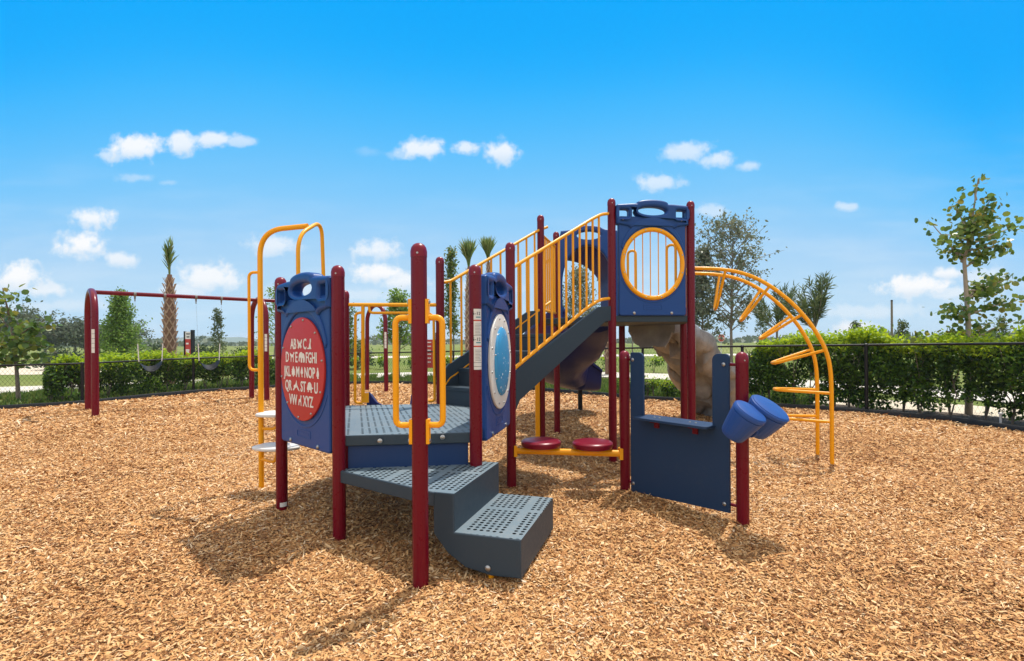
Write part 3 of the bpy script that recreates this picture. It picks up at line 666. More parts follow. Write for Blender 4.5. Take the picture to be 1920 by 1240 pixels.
def bubble():
    o, f = moulded_panel(P4, P5, .60, 'bubble_panel', False)
    link('ring', xf(flat([ell(0, .586, .352, .387, 60), ell(0, .586, .225, .275, 50)], .02, .005), f @ Matrix.Translation((0, 0, .042))), M['white'], o)
    m = MB(); c = f @ Vector((0, .586, .034)); n = f.to_3x3() @ Vector((0, 0, 1))
    m.lathe(c, n, [(0, .262), (.022, .262), (.034, .252), (.046, .20), (.056, .12), (.06, .03)], 48, up=(0, 0, 1), ex=1.0)
    me = m.mesh(); b = f.inverted(); me.transform(b)
    for v in me.vertices: v.co.x *= .86
    for v in me.vertices: v.co.y = .586 + (v.co.y - .586) * 1.07
    me.transform(f); link('bubble_window', me, M['bubbles'], o)
    m = MB()
    for k in range(12):
        a = 2 * PI * (k + .4) / 12; m.disc(f @ Vector((.315 * math.cos(a), .586 + .352 * math.sin(a), .051)), n, .009, .007, 12, .003)
    for k in range(9):
        a = 2 * PI * (k + .2) / 9; m.disc(f @ Vector((.222 * math.cos(a), .586 + .272 * math.sin(a), .056)), n, .007, .006, 10, .003)
    m.build('screw', M['chrome'], o)
bubble()
def roundwin():
    o, f = moulded_panel(PA, PB, 1.628, 'round_window_panel', True)
    m = MB(); m.tube([f @ Vector((x, y, .03)) for (x, y) in ell(0, .586, .352, .387, 56)], .026, 12, closed=True); m.build('ring', M['yellow'], o)
    m = MB()
    for x in (-.20, -.105, -.015, .08, .17): h = .387 * math.sqrt(1 - (x / .352) ** 2); m.tube([f @ Vector((x, .586 - h, .0)), f @ Vector((x, .586 + h, .0))], .006, 8)
    m.build('bar', M['yellow'], o)
    m = MB()
    for k in range(12): a = 2 * PI * (k + .5) / 12; m.disc(f @ Vector((.352 * math.cos(a), .586 + .387 * math.sin(a), .054)), f.to_3x3() @ Vector((0, 0, 1)), .008, .006, 10)
    m.build('screw', M['chrome'], o)
roundwin()

# --- warning labels
def sticker(p, z0, z1, parent, r=.0458, a0=-118, a1=-62, full=True):
    def arc(za, zb, rr, b0, b1, mat, name, pr):
        m = MB(); n = 10; vs = []
        for k in range(n + 1): a = R(b0 + (b1 - b0) * k / n); x, y = p.x + rr * math.cos(a), p.y + rr * math.sin(a); vs += [(x, y, za), (x, y, zb)]
        m.add(vs, [(2 * k, 2 * k + 2, 2 * k + 3, 2 * k + 1) for k in range(n)]); return m
    o = arc(z0, z1, r, a0, a1, None, 'label', parent).build('label', M['sticker'], parent)
    h = z1 - z0
    if full:
        w = a1 - a0
        for nm, mt, rows in (('stripe', M['ink_red'], [(.80, .822, 0, 1)]), ('stripe', M['ink_red'], [(.372, .394, 0, 1)]), ('border_line', M['ink'], [(.562, .568, 0, 1)]), ('border_line', M['ink'], [(.115, .12, -.05, 1.02)]), ('border_line', M['ink'], [(.05, .056, -.05, 1.02)]), ('border_line', M['ink'], [(.057, .114, -.05, -.01)]),
                            ('lettering', M['ink_grey'], [(.58 + .024 * k, .588 + .024 * k, .15, .9 - .1 * (k % 3)) for k in range(8)]), ('lettering', M['ink_grey'], [(.15 + .024 * k, .158 + .024 * k, .15, .9 - .1 * (k % 3)) for k in range(8)]), ('lettering', M['ink_teal'], [(.855, .872, .25, .85)]), ('lettering', M['ink_teal'], [(.435, .452, .25, .85)])):
            g = MB()
            for (q0, q1, c0, c1) in rows:
                s = arc(z0 + h * q0, z0 + h * q1, r + .0008, a0 + w * c0, a0 + w * c1, None, '', None); g.add(s.v, s.f)
            if False: pass
            g.build(nm, mt, parent)
        if h > .3:
            for zc in (.915, .49):
                parts = []
                me = text('5-12', .034, .0006); co = np.zeros(len(me.vertices) * 3); me.vertices.foreach_get('co', co); co = co.reshape(-1, 3)
                am = R((a0 + a1) / 2 - 15); ang = am + co[:, 0] / r; out = np.stack([p.x + (r + .0012) * np.cos(ang), p.y + (r + .0012) * np.sin(ang), z0 + h * zc - .006 + co[:, 1] * .9], 1); me.vertices.foreach_set('co', out.ravel()); parts.append(me); link('lettering', join(parts), M['ink'], parent, sharp=None)
    else:
        g = MB()
        for k in range(1, 5): s = arc(z0 + h * k / 5, z0 + h * k / 5 + .006, r + .0008, a0, a1, None, '', None); g.add(s.v, s.f)
        g.build('border_line', M['ink'], parent)
        return
sticker(P4, 1.15, 1.58, POSTS['4'], a0=-100, a1=-18)
sticker(PB, 1.08, 1.48, POSTS['B'], a0=-35, a1=15, full=False)
m = MB()
for (p, nm) in ((P1, '1'),):
    g = MB(); g.add([(p.x + .0462 * math.cos(R(a)), p.y + .0462 * math.sin(R(a)), z) for a in range(-85, -10, 12) for z in (.02, .055)], [(2 * k, 2 * k + 2, 2 * k + 3, 2 * k + 1) for k in range(6)]); g.build('label', M['sticker'], POSTS[nm])

# --- hand loops on the front post
def loop_handle(px0, px1, sgn):
    A, B = P3, P3 + Vector((1, 0, 0)); f = P3 + Vector((0, -.0, 0))
    z0, z1 = V(787, 797, A, B).z, V(787, 596, A, B).z; x0 = sgn * .052; x1 = sgn * .130
    m = MB(); m.tube(bend([P3 + Vector((x0, -.0, z1)), P3 + Vector((x1, -.01, z1)), P3 + Vector((x1, -.01, z0)), P3 + Vector((x0, 0, z0))], .07, 8), .017, 14)
    for (zz, s) in ((z1 + .035, 1), (z0 - .035, -1)): m.box(P3 + Vector((sgn * .047, -.0, zz)), (.018, .052, .135))
    o = m.build('hand_loop', M['yellow'], PS)
    m = MB()
    for (zz) in (z1 + .085, z0 - .085): m.disc(P3 + Vector((sgn * .055, -.012, zz)), (sgn, -.3, 0), .011, .008, 12)
    m.build('bolt', M['chrome'], o)
loop_handle(745, 787, -1); loop_handle(832, 787, 1)

# --- back entry of the lower deck: bar, loops, short blue slide
def back_entry():
    A, B = P7, P6; z = lambda px, py: V(px, py, A, B)
    m = MB(); m.tube([A + Vector((0, 0, 1.735)), B + Vector((0, 0, 1.735))], .019, 14); m.box(A + Vector((-.02, -.05, 1.735)), (.03, .03, .14)); m.build('top_bar', M['yellow'], PS)
    m = MB(); m.tube([z(680.5, 570), z(680.5, 745)], .019, 12)
    m.tube(bend([z(680, 586), z(666.5, 588), z(665.5, 756), z(680, 756)], .07, 6), .014, 12)
    f = frame(A, B, 0); me = MB(); c = z(684.5, 746); m.box(c, (.075, .02, .10), f.to_3x3() @ Matrix.Rotation(-PI / 2, 3, 'X') if False else Matrix.Rotation(math.atan2(B.y - A.y, B.x - A.x), 3, 'Z'))
    m.build('entry_rail', M['yellow'], PS)
    m = MB(); m.tube(bend([z(692, 572), z(693, 587), z(813, 587), z(815, 752), z(803, 752)], .09, 8), .014, 12); m.build('entry_rail', M['yellow'], PS)
    # short slide going away from the deck
    d = (B - A).normalized(); n = Vector((-d.y, d.x, 0)); c0 = A + (B - A) * .46
    secs = []
    for k in range(13):
        t = k / 12; s = .02 + 1.75 * t; zz = Z1 + .0 - (.62) * (t ** 1.15) + (.0 if t < .8 else (t - .8) * .25)
        secs.append((c0 + n * s, zz, .24, .20 if t > .12 else .13 + .6 * t))
    vs, fs = [], []
    pr = [(-1.14, 1.0), (-1.14, .93), (-1.0, .85), (-.98, .1), (-.85, 0), (.85, 0), (.98, .1), (1.0, .85), (1.14, .93), (1.14, 1.0), (1.0, 1.0), (.9, .9), (.86, .22), (.76, .12), (-.76, .12), (-.86, .22), (-.9, .9), (-1.0, 1.0)]
    for (p, zz, hw, hh) in secs:
        for (a, b) in pr: vs.append(p + d * (a * hw) + Vector((0, 0, zz - .03 + b * hh)))
    q = len(pr)
    for i in range(len(secs) - 1):
        for k in range(q): l = (k + 1) % q; fs.append((i * q + k, i * q + l, (i + 1) * q + l, (i + 1) * q + k))
    fs += [tuple(range(q)), tuple((len(secs) - 1) * q + k for k in range(q))]
    m = MB(); m.add(vs, fs); m.build('short_slide', M['blue'], PS)
    m = MB(); c = z(688, 757)
    vs = []; n2 = n
    wing = [(0, 0), (0, .12), (.02, .135), (.05, .08), (.09, .03), (.15, 0)]
    o = link('slide_wing', xf(flat([wing], .03, .006), frame(A, B, 0, 0) @ Matrix.Translation(((c - (A + B) / 2).dot(d), Z1 - .005, -.05))), M['slide_blue'], PS)
back_entry()

# --- pole climber on the left edge
def pod_climber():
    pole = Vector((-2.345, 4.775, 0)); inn = P1 + (P7 - P1) * .46
    pl = lambda px, py: V(px, py, pole, inn)
    top = pl(487, 433).z; t = pole.copy(); end = pl(577, 424)
    m = MB(); m.tube(bend([(pole.x, pole.y, -.15), (pole.x, pole.y, .9), (pole.x, pole.y, top), end], .30, 12), .0235, 16)
    o = m.build('climbing_pole', M['yellow'], PS)
    m = MB(); lp = [V(558, 520, P1, P7), V(558, 446, P1, P7), V(604, 411, P1, P7), V(613, 520, P1, P7)]
    lp = [V(560, 520, P1, P7), V(558.5, 441, P1, P7), V(603, 414, P1, P7), V(613.5, 520, P1, P7)]
    base = [Vector((lp[0].x, lp[0].y, Z1 - .03)), Vector((lp[3].x, lp[3].y, Z1 - .03))]
    m.tube(bend([base[0], lp[1], lp[2], base[1]], .16, 9), .0175, 14); m.build('arch_handle', M['yellow'], PS)
    s = Vector((-.105, .0, 0)); z0, z1 = pl(487, 694).z, pl(487, 511).z
    m = MB(); m.tube(bend([pole + Vector((0, 0, z1)), pole + s + Vector((0, 0, z1)), pole + s + Vector((0, 0, z0)), pole + Vector((0, 0, z0))], .06, 7), .0135, 12); m.build('hand_loop', M['yellow'], PS)
    for (zz, off, ang, w) in ((pl(500, 776).z, Vector((.16, -.02, 0)), 0, .19), (pl(528, 834).z, Vector((.20, -.14, 0)), -.25, .215)):
        c = pole + off + Vector((0, 0, zz)); pts = [(w * math.cos(a) * (1 + .12 * math.cos(3 * a)), .15 * math.sin(a)) for a in [2 * PI * k / 30 for k in range(30)]]
        me = flat([pts], .03, .012, 3); me.transform(Matrix.Translation(c) @ Matrix.Rotation(ang, 4, 'Z')); p = link('foot_pod', me, M['pod'], PS)
        m = MB(); m.tube(bend([pole + Vector((0, 0, zz - .14)), c + Vector((.0, 0, -.14)), c + Vector((.02, 0, -.012))], .08, 6), .015, 10); m.build('pod_arm', M['yellow'], p)
        m = MB(); m.disc(c + Vector((w * .62, -.03, .013)), (0, 0, 1), .018, .004, 14); m.build('grip_slot', M['ink_grey'], p)
pod_climber()

# --- upper stairs
def stairs():
    a0, b0 = P6, P5; a1, b1 = PC, PA; n = 5
    st = MB()
    for k in range(4):
        t0, t1 = (k / 5 - .065 if k else .0), (k + 1) / 5 - .062; z = Z1 + .182 * (k + 1); ms = []
        for (ta, tb, top, th) in ((t0, t1, z, .04), (t0 + .004, t0 + .024, z - .036, .15)):
            q = []
            for t in (ta, tb):
                A, B = a0.lerp(a1, t), b0.lerp(b1, t); A, B = A.lerp(B, .03), B.lerp(A, .03); q += [A, B]
            me = flat([[(q[0].x, q[0].y), (q[1].x, q[1].y), (q[3].x, q[3].y), (q[2].x, q[2].y)]], th, .004); me.transform(Matrix.Translation((0, 0, top - th / 2))); ms.append(me)
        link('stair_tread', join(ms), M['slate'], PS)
    for (s0, s1, tp) in ((P5, PA, [(930, 752), (930, 722), (1113, 582.5), (1137, 579), (1147, 579), (1147, 604), (1133, 605), (980, 731), (945, 760)]), (P6, PC, None)):
        f = frame(s0, s1)
        if tp: loc = [f.inverted() @ V(px, py, s0, s1) for (px, py) in tp]; near = [(q.x, q.y) for q in loc]; wdt = (s1 - s0).length
        L = (s1 - s0).length
        near = [(-L / 2 + .03, Z1 - .03), (-L / 2 + .03, Z1 + .33), (-L / 2 + .10, Z1 + .405), (L / 2 - .24, 1.72), (L / 2 - .04, 1.735), (L / 2 - .04, 1.575), (L / 2 - .14, 1.56), (-L / 2 + .10, Z1 + .095)]
        link('stringer', xf(flat([near], .03, .004), f), M['slate'], PS)
    # railings
    def rail(s0, s1, top, bot, nb, px0, px1):
        tp = [V(*q, s0, s1) for q in top]; bt = [V(*q, s0, s1) for q in bot]
        o = MB(); o.tube(bend(tp, .12, 6), .0175, 14); o.tube(bend(bt, .12, 6), .0175, 14); r = o.build('railing', M['yellow'], PS)
        def at(line, s):
            for i in range(len(line) - 1):
                a, b = [(q - s0).xy.dot((s1 - s0).xy.normalized()) for q in (line[i], line[i + 1])]
                if min(a, b) - 1e-4 <= s <= max(a, b) + 1e-4: return line[i].lerp(line[i + 1], (s - a) / (b - a))
            return line[-1]
        e = (s1 - s0).xy.normalized(); sa, sb = [(V(px, 600, s0, s1) - s0).xy.dot(e) for px in (px0, px1)]
        for k in range(nb):
            s = sa + (sb - sa) * k / (nb - 1); b = MB(); b.tube([at(bt, s), at(tp, s)], .0125, 10); b.build('baluster', M['yellow'], r)
    e5 = (PA - P5).normalized()
    rail(P5, PA, [(961, 502), (1110, 411), (1128, 402), (1140, 401)], [(961, 694), (1105, 574), (1126, 562), (1142, 560)], 12, 976, 1124)
    rail(P6, PC, [(832, 530), (846, 527), (1010, 432), (1026, 426)], [(832, 724), (843, 708), (850, 704), (1000, 590), (1024, 572), (1033, 566)], 11, 845, 1018)
    m = MB(); g = V(848, 722, P6, PC)
stairs()
def barrier():
    """upright bars closing the edge between the stairs and the hood"""
    f = frame(PC, PD); m = MB()
    for z in (Z2 + .12, Z2 + 1.08): m.tube([f @ Vector((-.40, z, 0)), f @ Vector((.42, z, 0))], .0175, 12)
    o = m.build('barrier', M['yellow'], PS)
    for k in range(7):
        b = MB(); x = -.38 + .78 * k / 6; b.tube([f @ Vector((x, Z2 + .12, 0)), f @ Vector((x, Z2 + 1.08, 0))], .0125, 10); b.build('baluster', M['yellow'], o)
    m = MB(); p = PC + Vector((-.055, -.055, 0)); m.tube([(p.x, p.y, -.1), (p.x, p.y, 1.35)], .03, 14); m.build('support_pole', M['yellow'], PS)
barrier()

# --- slide with hood on the far edge of the upper deck
def big_slide():
    A, B = PD, PE; f = frame(A, B, Z2)
    d = (B - A).normalized(); n = Vector((-d.y, d.x, 0))
    arch = ell(-.02, .56, .365, .54, 24, 0, PI)
    outer = [(-.43, .0), (-.43, 1.20), (-.405, 1.32), (-.24, 1.335)] + [(.2 * math.cos(PI * (1 - k / 12)), 1.335 + .06 * math.sin(PI * k / 12)) for k in range(1, 12)] + [(.24, 1.335), (.405, 1.32), (.43, 1.20), (.43, 0), (.345, 0)] + arch + [(-.385, 0)]
    hood = link('slide_hood', xf(flat([outer, ell(0, 1.25, .175, .062, 26)], .11, .028, 3), f), M['blue'], PS)
    # moulded canopy that flares and bends away behind the hood
    vs, fs = [], []; K = 24
    for j in range(9):
        t = j / 8; s = .05 + t * .62; cx = -.02 - .33 * t; rx = .40 + .20 * t; ry = .55 - .05 * t; cz = .56 - .06 * t
        for rr in (0.0, .05):
            for k in range(K): a = PI * .66 * k / (K - 1); p = f @ Vector((cx + (rx + rr) * math.cos(a), (cz + (ry + rr) * math.sin(a)) * (1 if k else .0), -s)); vs.append(p)
    for j in range(8):
        o0, o1 = j * 2 * K, (j + 1) * 2 * K
        for k in range(K - 1): fs += [(o0 + k, o0 + k + 1, o1 + k + 1, o1 + k), (o0 + K + k, o1 + K + k, o1 + K + k + 1, o0 + K + k + 1)]
        fs.append((o0 + K - 1, o0 + 2 * K - 1, o1 + 2 * K - 1, o1 + K - 1))
    for o0 in (0, 8 * 2 * K): fs += [(o0 + k, o0 + k + 1, o0 + K + k + 1, o0 + K + k) for k in range(K - 1)]
    m = MB(); m.add(vs, fs); m.build('canopy', M['slide_blue'], hood)
    mid = (A + B) / 2
    ctl = [(mid + n * .05, 1.55, .36), (mid + n * .45, 1.42, .42), (Vector((1.06, 8.2, 0)), 1.20, .48), (Vector((.86, 8.75, 0)), .98, .53), (Vector((.82, 9.35, 0)), .78, .54), (Vector((1.12, 9.84, 0)), .62, .50), (Vector((1.62, 9.95, 0)), .50, .40)]
    cen = catmull([(p.x, p.y, z) for (p, z, w) in ctl], 6); wd = catmull([(w, 0, 0) for (p, z, w) in ctl], 6)
    pr = [(-1.1, .9), (-1.1, .78), (-.98, .72), (-.93, .2), (-.80, -.16), (-.45, -.30), (0, -.33), (.45, -.30), (.80, -.16), (.93, .2), (.98, .72), (1.1, .78), (1.1, .9), (.93, .88), (.84, .28), (.66, .06), (.3, -.04), (0, -.06), (-.3, -.04), (-.66, .06), (-.84, .28), (-.93, .88)]
    vs, fs = [], []; q = len(pr)
    for i, c in enumerate(cen):
        t = (cen[min(i + 1, len(cen) - 1)] - cen[max(i - 1, 0)]); t.z = 0; t.normalize(); sd = Vector((t.y, -t.x, 0)); tt = i / (len(cen) - 1); hh = .86 if tt > .2 else .36 + .5 * tt / .2
        if tt > .85: hh *= 1 - .45 * (tt - .85) / .15
        for (a, b) in pr: vs.append(c + sd * (a * wd[i].x) + Vector((0, 0, b * hh * .72 + (.05 * (-a) if .2 < tt < .8 else 0))))
    for i in range(len(cen) - 1):
        for k in range(q): l = (k + 1) % q; fs.append((i * q + k, i * q + l, (i + 1) * q + l, (i + 1) * q + k))
    fs += [tuple(range(q)), tuple((len(cen) - 1) * q + k for k in range(q))]
    m = MB(); m.add(vs, fs); m.build('curved_slide', M['slide_blue'], PS, sharp=55)
    m = MB(); g = G(1088, 768); m.tube([(g.x, g.y, -.1), (g.x, g.y, .42)], .045, 14); m.build('slide_leg', M['black'], PS)
big_slide()

# --- moulded rock climber
def rock():
    c0 = (PE + PF) / 2; c0.z = 0; d = Vector((.64, .77, 0)).normalized(); w = Vector((d.y, -d.x, 0)); L = 2.85; NS, NT_ = 96, 52
    def surf(s, t, side):
        z = 1.63 * (1 - (s / L) ** 2.1); x = s
        nrm = Vector((.62, 0, .78)) if s > .3 else Vector((.2, 0, .98))
        hw = .30 + .20 * min(1, s / 1.1) + .05 * math.sin(s * 3.1 + 1.0) + .04 * math.sin(s * 7)
        p = c0 + d * x + w * (t * hw) + Vector((0, 0, z))
        q = Vector((x * 1.9, t * hw * 1.9, 3.1 if side else 9.7))
        q = q + Vector((noise.noise(q * 1.4), noise.noise(q * 1.4 + Vector((7, 3, 1))), 0)) * .45
        dd, pp = noise.voronoi(q * 1.15); h1 = noise.random_unit_vector; a_ = pp[0]; k1 = Vector((math.sin(a_.x * 12.9 + a_.y * 78.2), math.sin(a_.y * 39.3 + a_.z * 11.1), math.sin(a_.z * 73.1 + a_.x * 27.7))); loc = q * 1.15 - a_
        crack = min(1, (dd[1] - dd[0]) / .16); bulge = (.24 * loc.dot(k1) + .10 * k1.x + .05) * crack - .10 * (1 - crack) + .05 * noise.noise(q * 3.1) + .03 * noise.noise(q * 8)
        edge = max(0, 1 - abs(t) ** 6)
        if side: return p + (d * nrm.x + Vector((0, 0, nrm.z))) * (bulge * .55 * edge)
        th = (.17 + .22 * edge * min(1, s * 1.6 + .35)) * (1 - .45 * (s / L) ** 4)
        return p - (d * nrm.x * .5 + Vector((0, 0, nrm.z))) * (th + bulge * .8 * edge)
    vs, fs = [], []; n1 = NT_ + 1
    for side in (1, 0):
        for i in range(NS + 1):
            for j in range(n1): vs.append(surf(L * i / NS, -1 + 2 * j / NT_, side))
    off = (NS + 1) * n1
    for i in range(NS):
        for j in range(NT_):
            a = i * n1 + j; fs.append((a, a + 1, a + n1 + 1, a + n1)); fs.append((off + a, off + a + n1, off + a + n1 + 1, off + a + 1))
        for j in (0, NT_): a = i * n1 + j; fs.append((a, a + n1, off + a + n1, off + a))
    for j in range(NT_):
        for i in (0, NS): a = i * n1 + j; fs.append((a, a + 1, off + a + 1, off + a))
    m = MB(); m.add(vs, fs); me = m.mesh()
    bm = bmesh.new(); bm.from_mesh(me); bmesh.ops.smooth_vert(bm, verts=bm.verts, factor=.3, use_axis_x=True, use_axis_y=True, use_axis_z=True); bm.to_mesh(me); bm.free()
    link('rock_climber', me, M['rock'], PS, sharp=32)
    # hand loops at its top
    f = frame(PE, PF)
    for sx in (-1, 1):
        m = MB(); x0, x1 = sx * .37, sx * .24
        m.tube(bend([f @ Vector((x0, Z2 + .02, 0)), f @ Vector((x0, Z2 + 1.0, 0)), f @ Vector((x1, Z2 + 1.0, 0)), f @ Vector((x1, Z2 + .12, 0)), f @ Vector((x0, Z2 + .12, 0))], .08, 6), .018, 12); m.build('hand_loop', M['yellow'], PS)
rock()

# --- arched ladder
def arch():
    a0, b0 = Vector((2.10, 6.1, 0)), G(1560, 868); off = Vector((.115, .455, 0))
    nr = [V(px, py, a0, b0) for (px, py) in ((1292, 503.5), (1330, 504), (1357, 506), (1384, 510.5), (1415, 521), (1449, 540), (1481, 565), (1502.6, 587), (1522, 611), (1539, 638), (1549, 660), (1556, 688), (1559, 735), (1560, 868))]
    nr.append(nr[-1] + Vector((0, 0, -.15))); line = catmull(nr, 5)
    o = MB(); o.tube(line, .0215, 14); top = o.build('arch_ladder', M['yellow'], PS)
    m = MB(); m.tube([p + off for p in line], .0215, 14); m.build('rail', M['yellow'], top)
    for (r, t) in (((1360, 508), (1341, 580)), ((1443, 537), (1389, 601)), ((1505, 589), (1426, 635)), ((1546, 657), (1449, 681)), ((1559, 738), (1453, 730)), ((1560, 792), (1445, 781))):
        p = V(*r, a0, b0); q = V(*t, a0 + off / 2, b0 + off / 2); v = q - (p + off / 2); e = v.normalized()
        m = MB(); m.tube(bend([p, p + off * .30 + v, p + off * .70 + v, p + off], .07, 6), .0165, 12); m.build('rung', M['yellow'], top)
    m = MB(); zc = nr[0].z; m.tube([PB + Vector((0, .04, zc)), PF + Vector((0, -.04, zc))], .019, 12); m.build('crossbar', M['yellow'], top)
    m = MB(); f = PB + Vector((-.02, -.0, 0)); m.box((PB.x - .06, PB.y + .04, 2.20), (.02, .05, .95)); m.build('mount_plate', M['yellow'], top)
arch()

# --- disc seats, counter panel, drums
def bench():
    a, b = P5 + Vector((.04, -.02, .335)), PG + Vector((-.04, 0, .335)); m = MB(); m.tube([a, b], .030, 16)
    for (q, s) in ((a, 1), (b, -1)): m.box(q, (.03, .075, .10))
    m.build('seat_beam', M['yellow'], PS)
    for px in (1014.5, 1111):
        c = V(px, 838, P5, PG); c.z = .0; c += Vector((0, .0, .375)); s = MB()
        s.lathe(c, (0, 0, 1), [(0, .15), (.008, .176), (.03, .184), (.05, .182), (.06, .172), (.066, .15), (.067, .05)], 36); st = s.build('disc_seat', M['maroon_seat'], PS)
        k = MB(); k.disc(c + Vector((0, 0, -.02)), (0, 0, 1), .09, .02, 18); k.build('seat_bracket', M['yellow'], st)
bench()
def counter():
    f = frame(PG, PH); fi = f.inverted(); L = (PH - PG).length / 2
    u = lambda px, py: (fi @ V(px, py, PG, PH)).xy
    x0, x1, x2, x3 = [u(px, 800)[0] for px in (1183.5, 1208, 1337, 1368.5)]
    zt = 1.245; zs = u(1270, 793)[1]
    def rc(cx, cy, r, a0, a1, n=6): return [(cx + r * math.cos(a0 + (a1 - a0) * k / n), cy + r * math.sin(a0 + (a1 - a0) * k / n)) for k in range(n + 1)]
    zl, zr = u(1184, 921)[1], u(1369, 962)[1]
    pts = [(x0, zl), (x3, zr)] + rc(x3 - .03, zt - .03, .03, 0, PI / 2) + rc(x2 + .05, zt - .05, .05, PI / 2, PI) + [(x2, zs), (x1, zs)] + rc(x1 - .05, zt - .05, .05, 0, PI / 2) + rc(x0 + .02, zt - .02, .02, PI / 2, PI)
    o = link('counter_panel', xf(flat([pts], .022, .003), f), M['navy'], PS)
    w = x2 - x1; sh = flat([rrect(0, 0, w + .05, .24, .03)], .022, .004)
    s = link('counter_shelf', xf(sh, f @ Matrix.Translation(((x1 + x2) / 2, zs + .012, .02)) @ Matrix.Rotation(PI / 2, 4, 'X')), M['navy'], PS)
    m = MB(); r3 = f.to_3x3()
    for x in (x1 + w * .22, x2 - w * .22):
        m.box(f @ Vector((x, zs - .035, .018)), (.045, .06, .012), r3); m.box(f @ Vector((x, zs - .008, .05)), (.045, .012, .07), r3)
    m.build('bracket', M['maroon'], s)
    m = MB()
    for x in (x1 + w * .2, x1 + w * .28, x2 - w * .28, x2 - w * .2): m.disc(f @ Vector((x, zs + .023, .03)), (0, 0, 1), .009, .006, 10)
    m.build('screw', M['chrome'], s)
    m = MB(); g = MB()
    for (x, z, e) in ((x0 + .03, 1.18, -1), (x3 - .04, 1.165, 1), (x0 + .03, .09, -1), (x3 - .04, .115, 1)):
        m.disc(f @ Vector((x, z, .011)), r3 @ Vector((0, 0, 1)), .015, .008, 14, .003); g.tube([f @ Vector((x, z, -.015)), f @ Vector((e * (L - .03), z, -.015))], .012, 8)
    m.build('bolt', M['chrome'], o); g.build('standoff', M['maroon'], o)
def drums():
    n = Vector((.40, -.42, .80)).normalized()
    for (px, py, d, r, h) in ((1404, 776, 3.50, .117, .205), (1441, 769, 3.62, .143, .20)):
        c = P(px, py, d); m = MB(); up = Vector((.6, -.1, -.3))
        m.lathe(c - n * h, n, [(0, r * .62), (.012, r * .70), (.04, r * .76), (h * .8, r * .945), (h - .012, r * .97), (h - .008, r * .93), (h - .003, r * .93), (h - .002, r * 1.0), (h + .018, r * 1.0), (h + .024, r * .96)], 96, flute=(2, 3))
        o = m.build('drum', M['drum_blue'], PS); k = MB(); k.lathe(c + n * .021, n, [(0, r * .93), (.007, r * .925), (.011, r * .85), (.013, r * .3)], 40); k.build('drum_head', M['drum_blue'], o)
    m = MB(); a, b = P(1405, 805, 3.62), P(1432, 800, 3.70); m.tube([a, b], .06, 14); m.tube([P(1385, 800, 3.72), P(1412, 806, 3.66)], .045, 14); m.build('drum_mount', M['drum_blue'], PS)
M['navy'] = paint('navy_sheet', (.018, .046, .108), .5, .22, .22, bump=.25, bscale=180, dust=(.17, .15, .13))
counter(); drums()

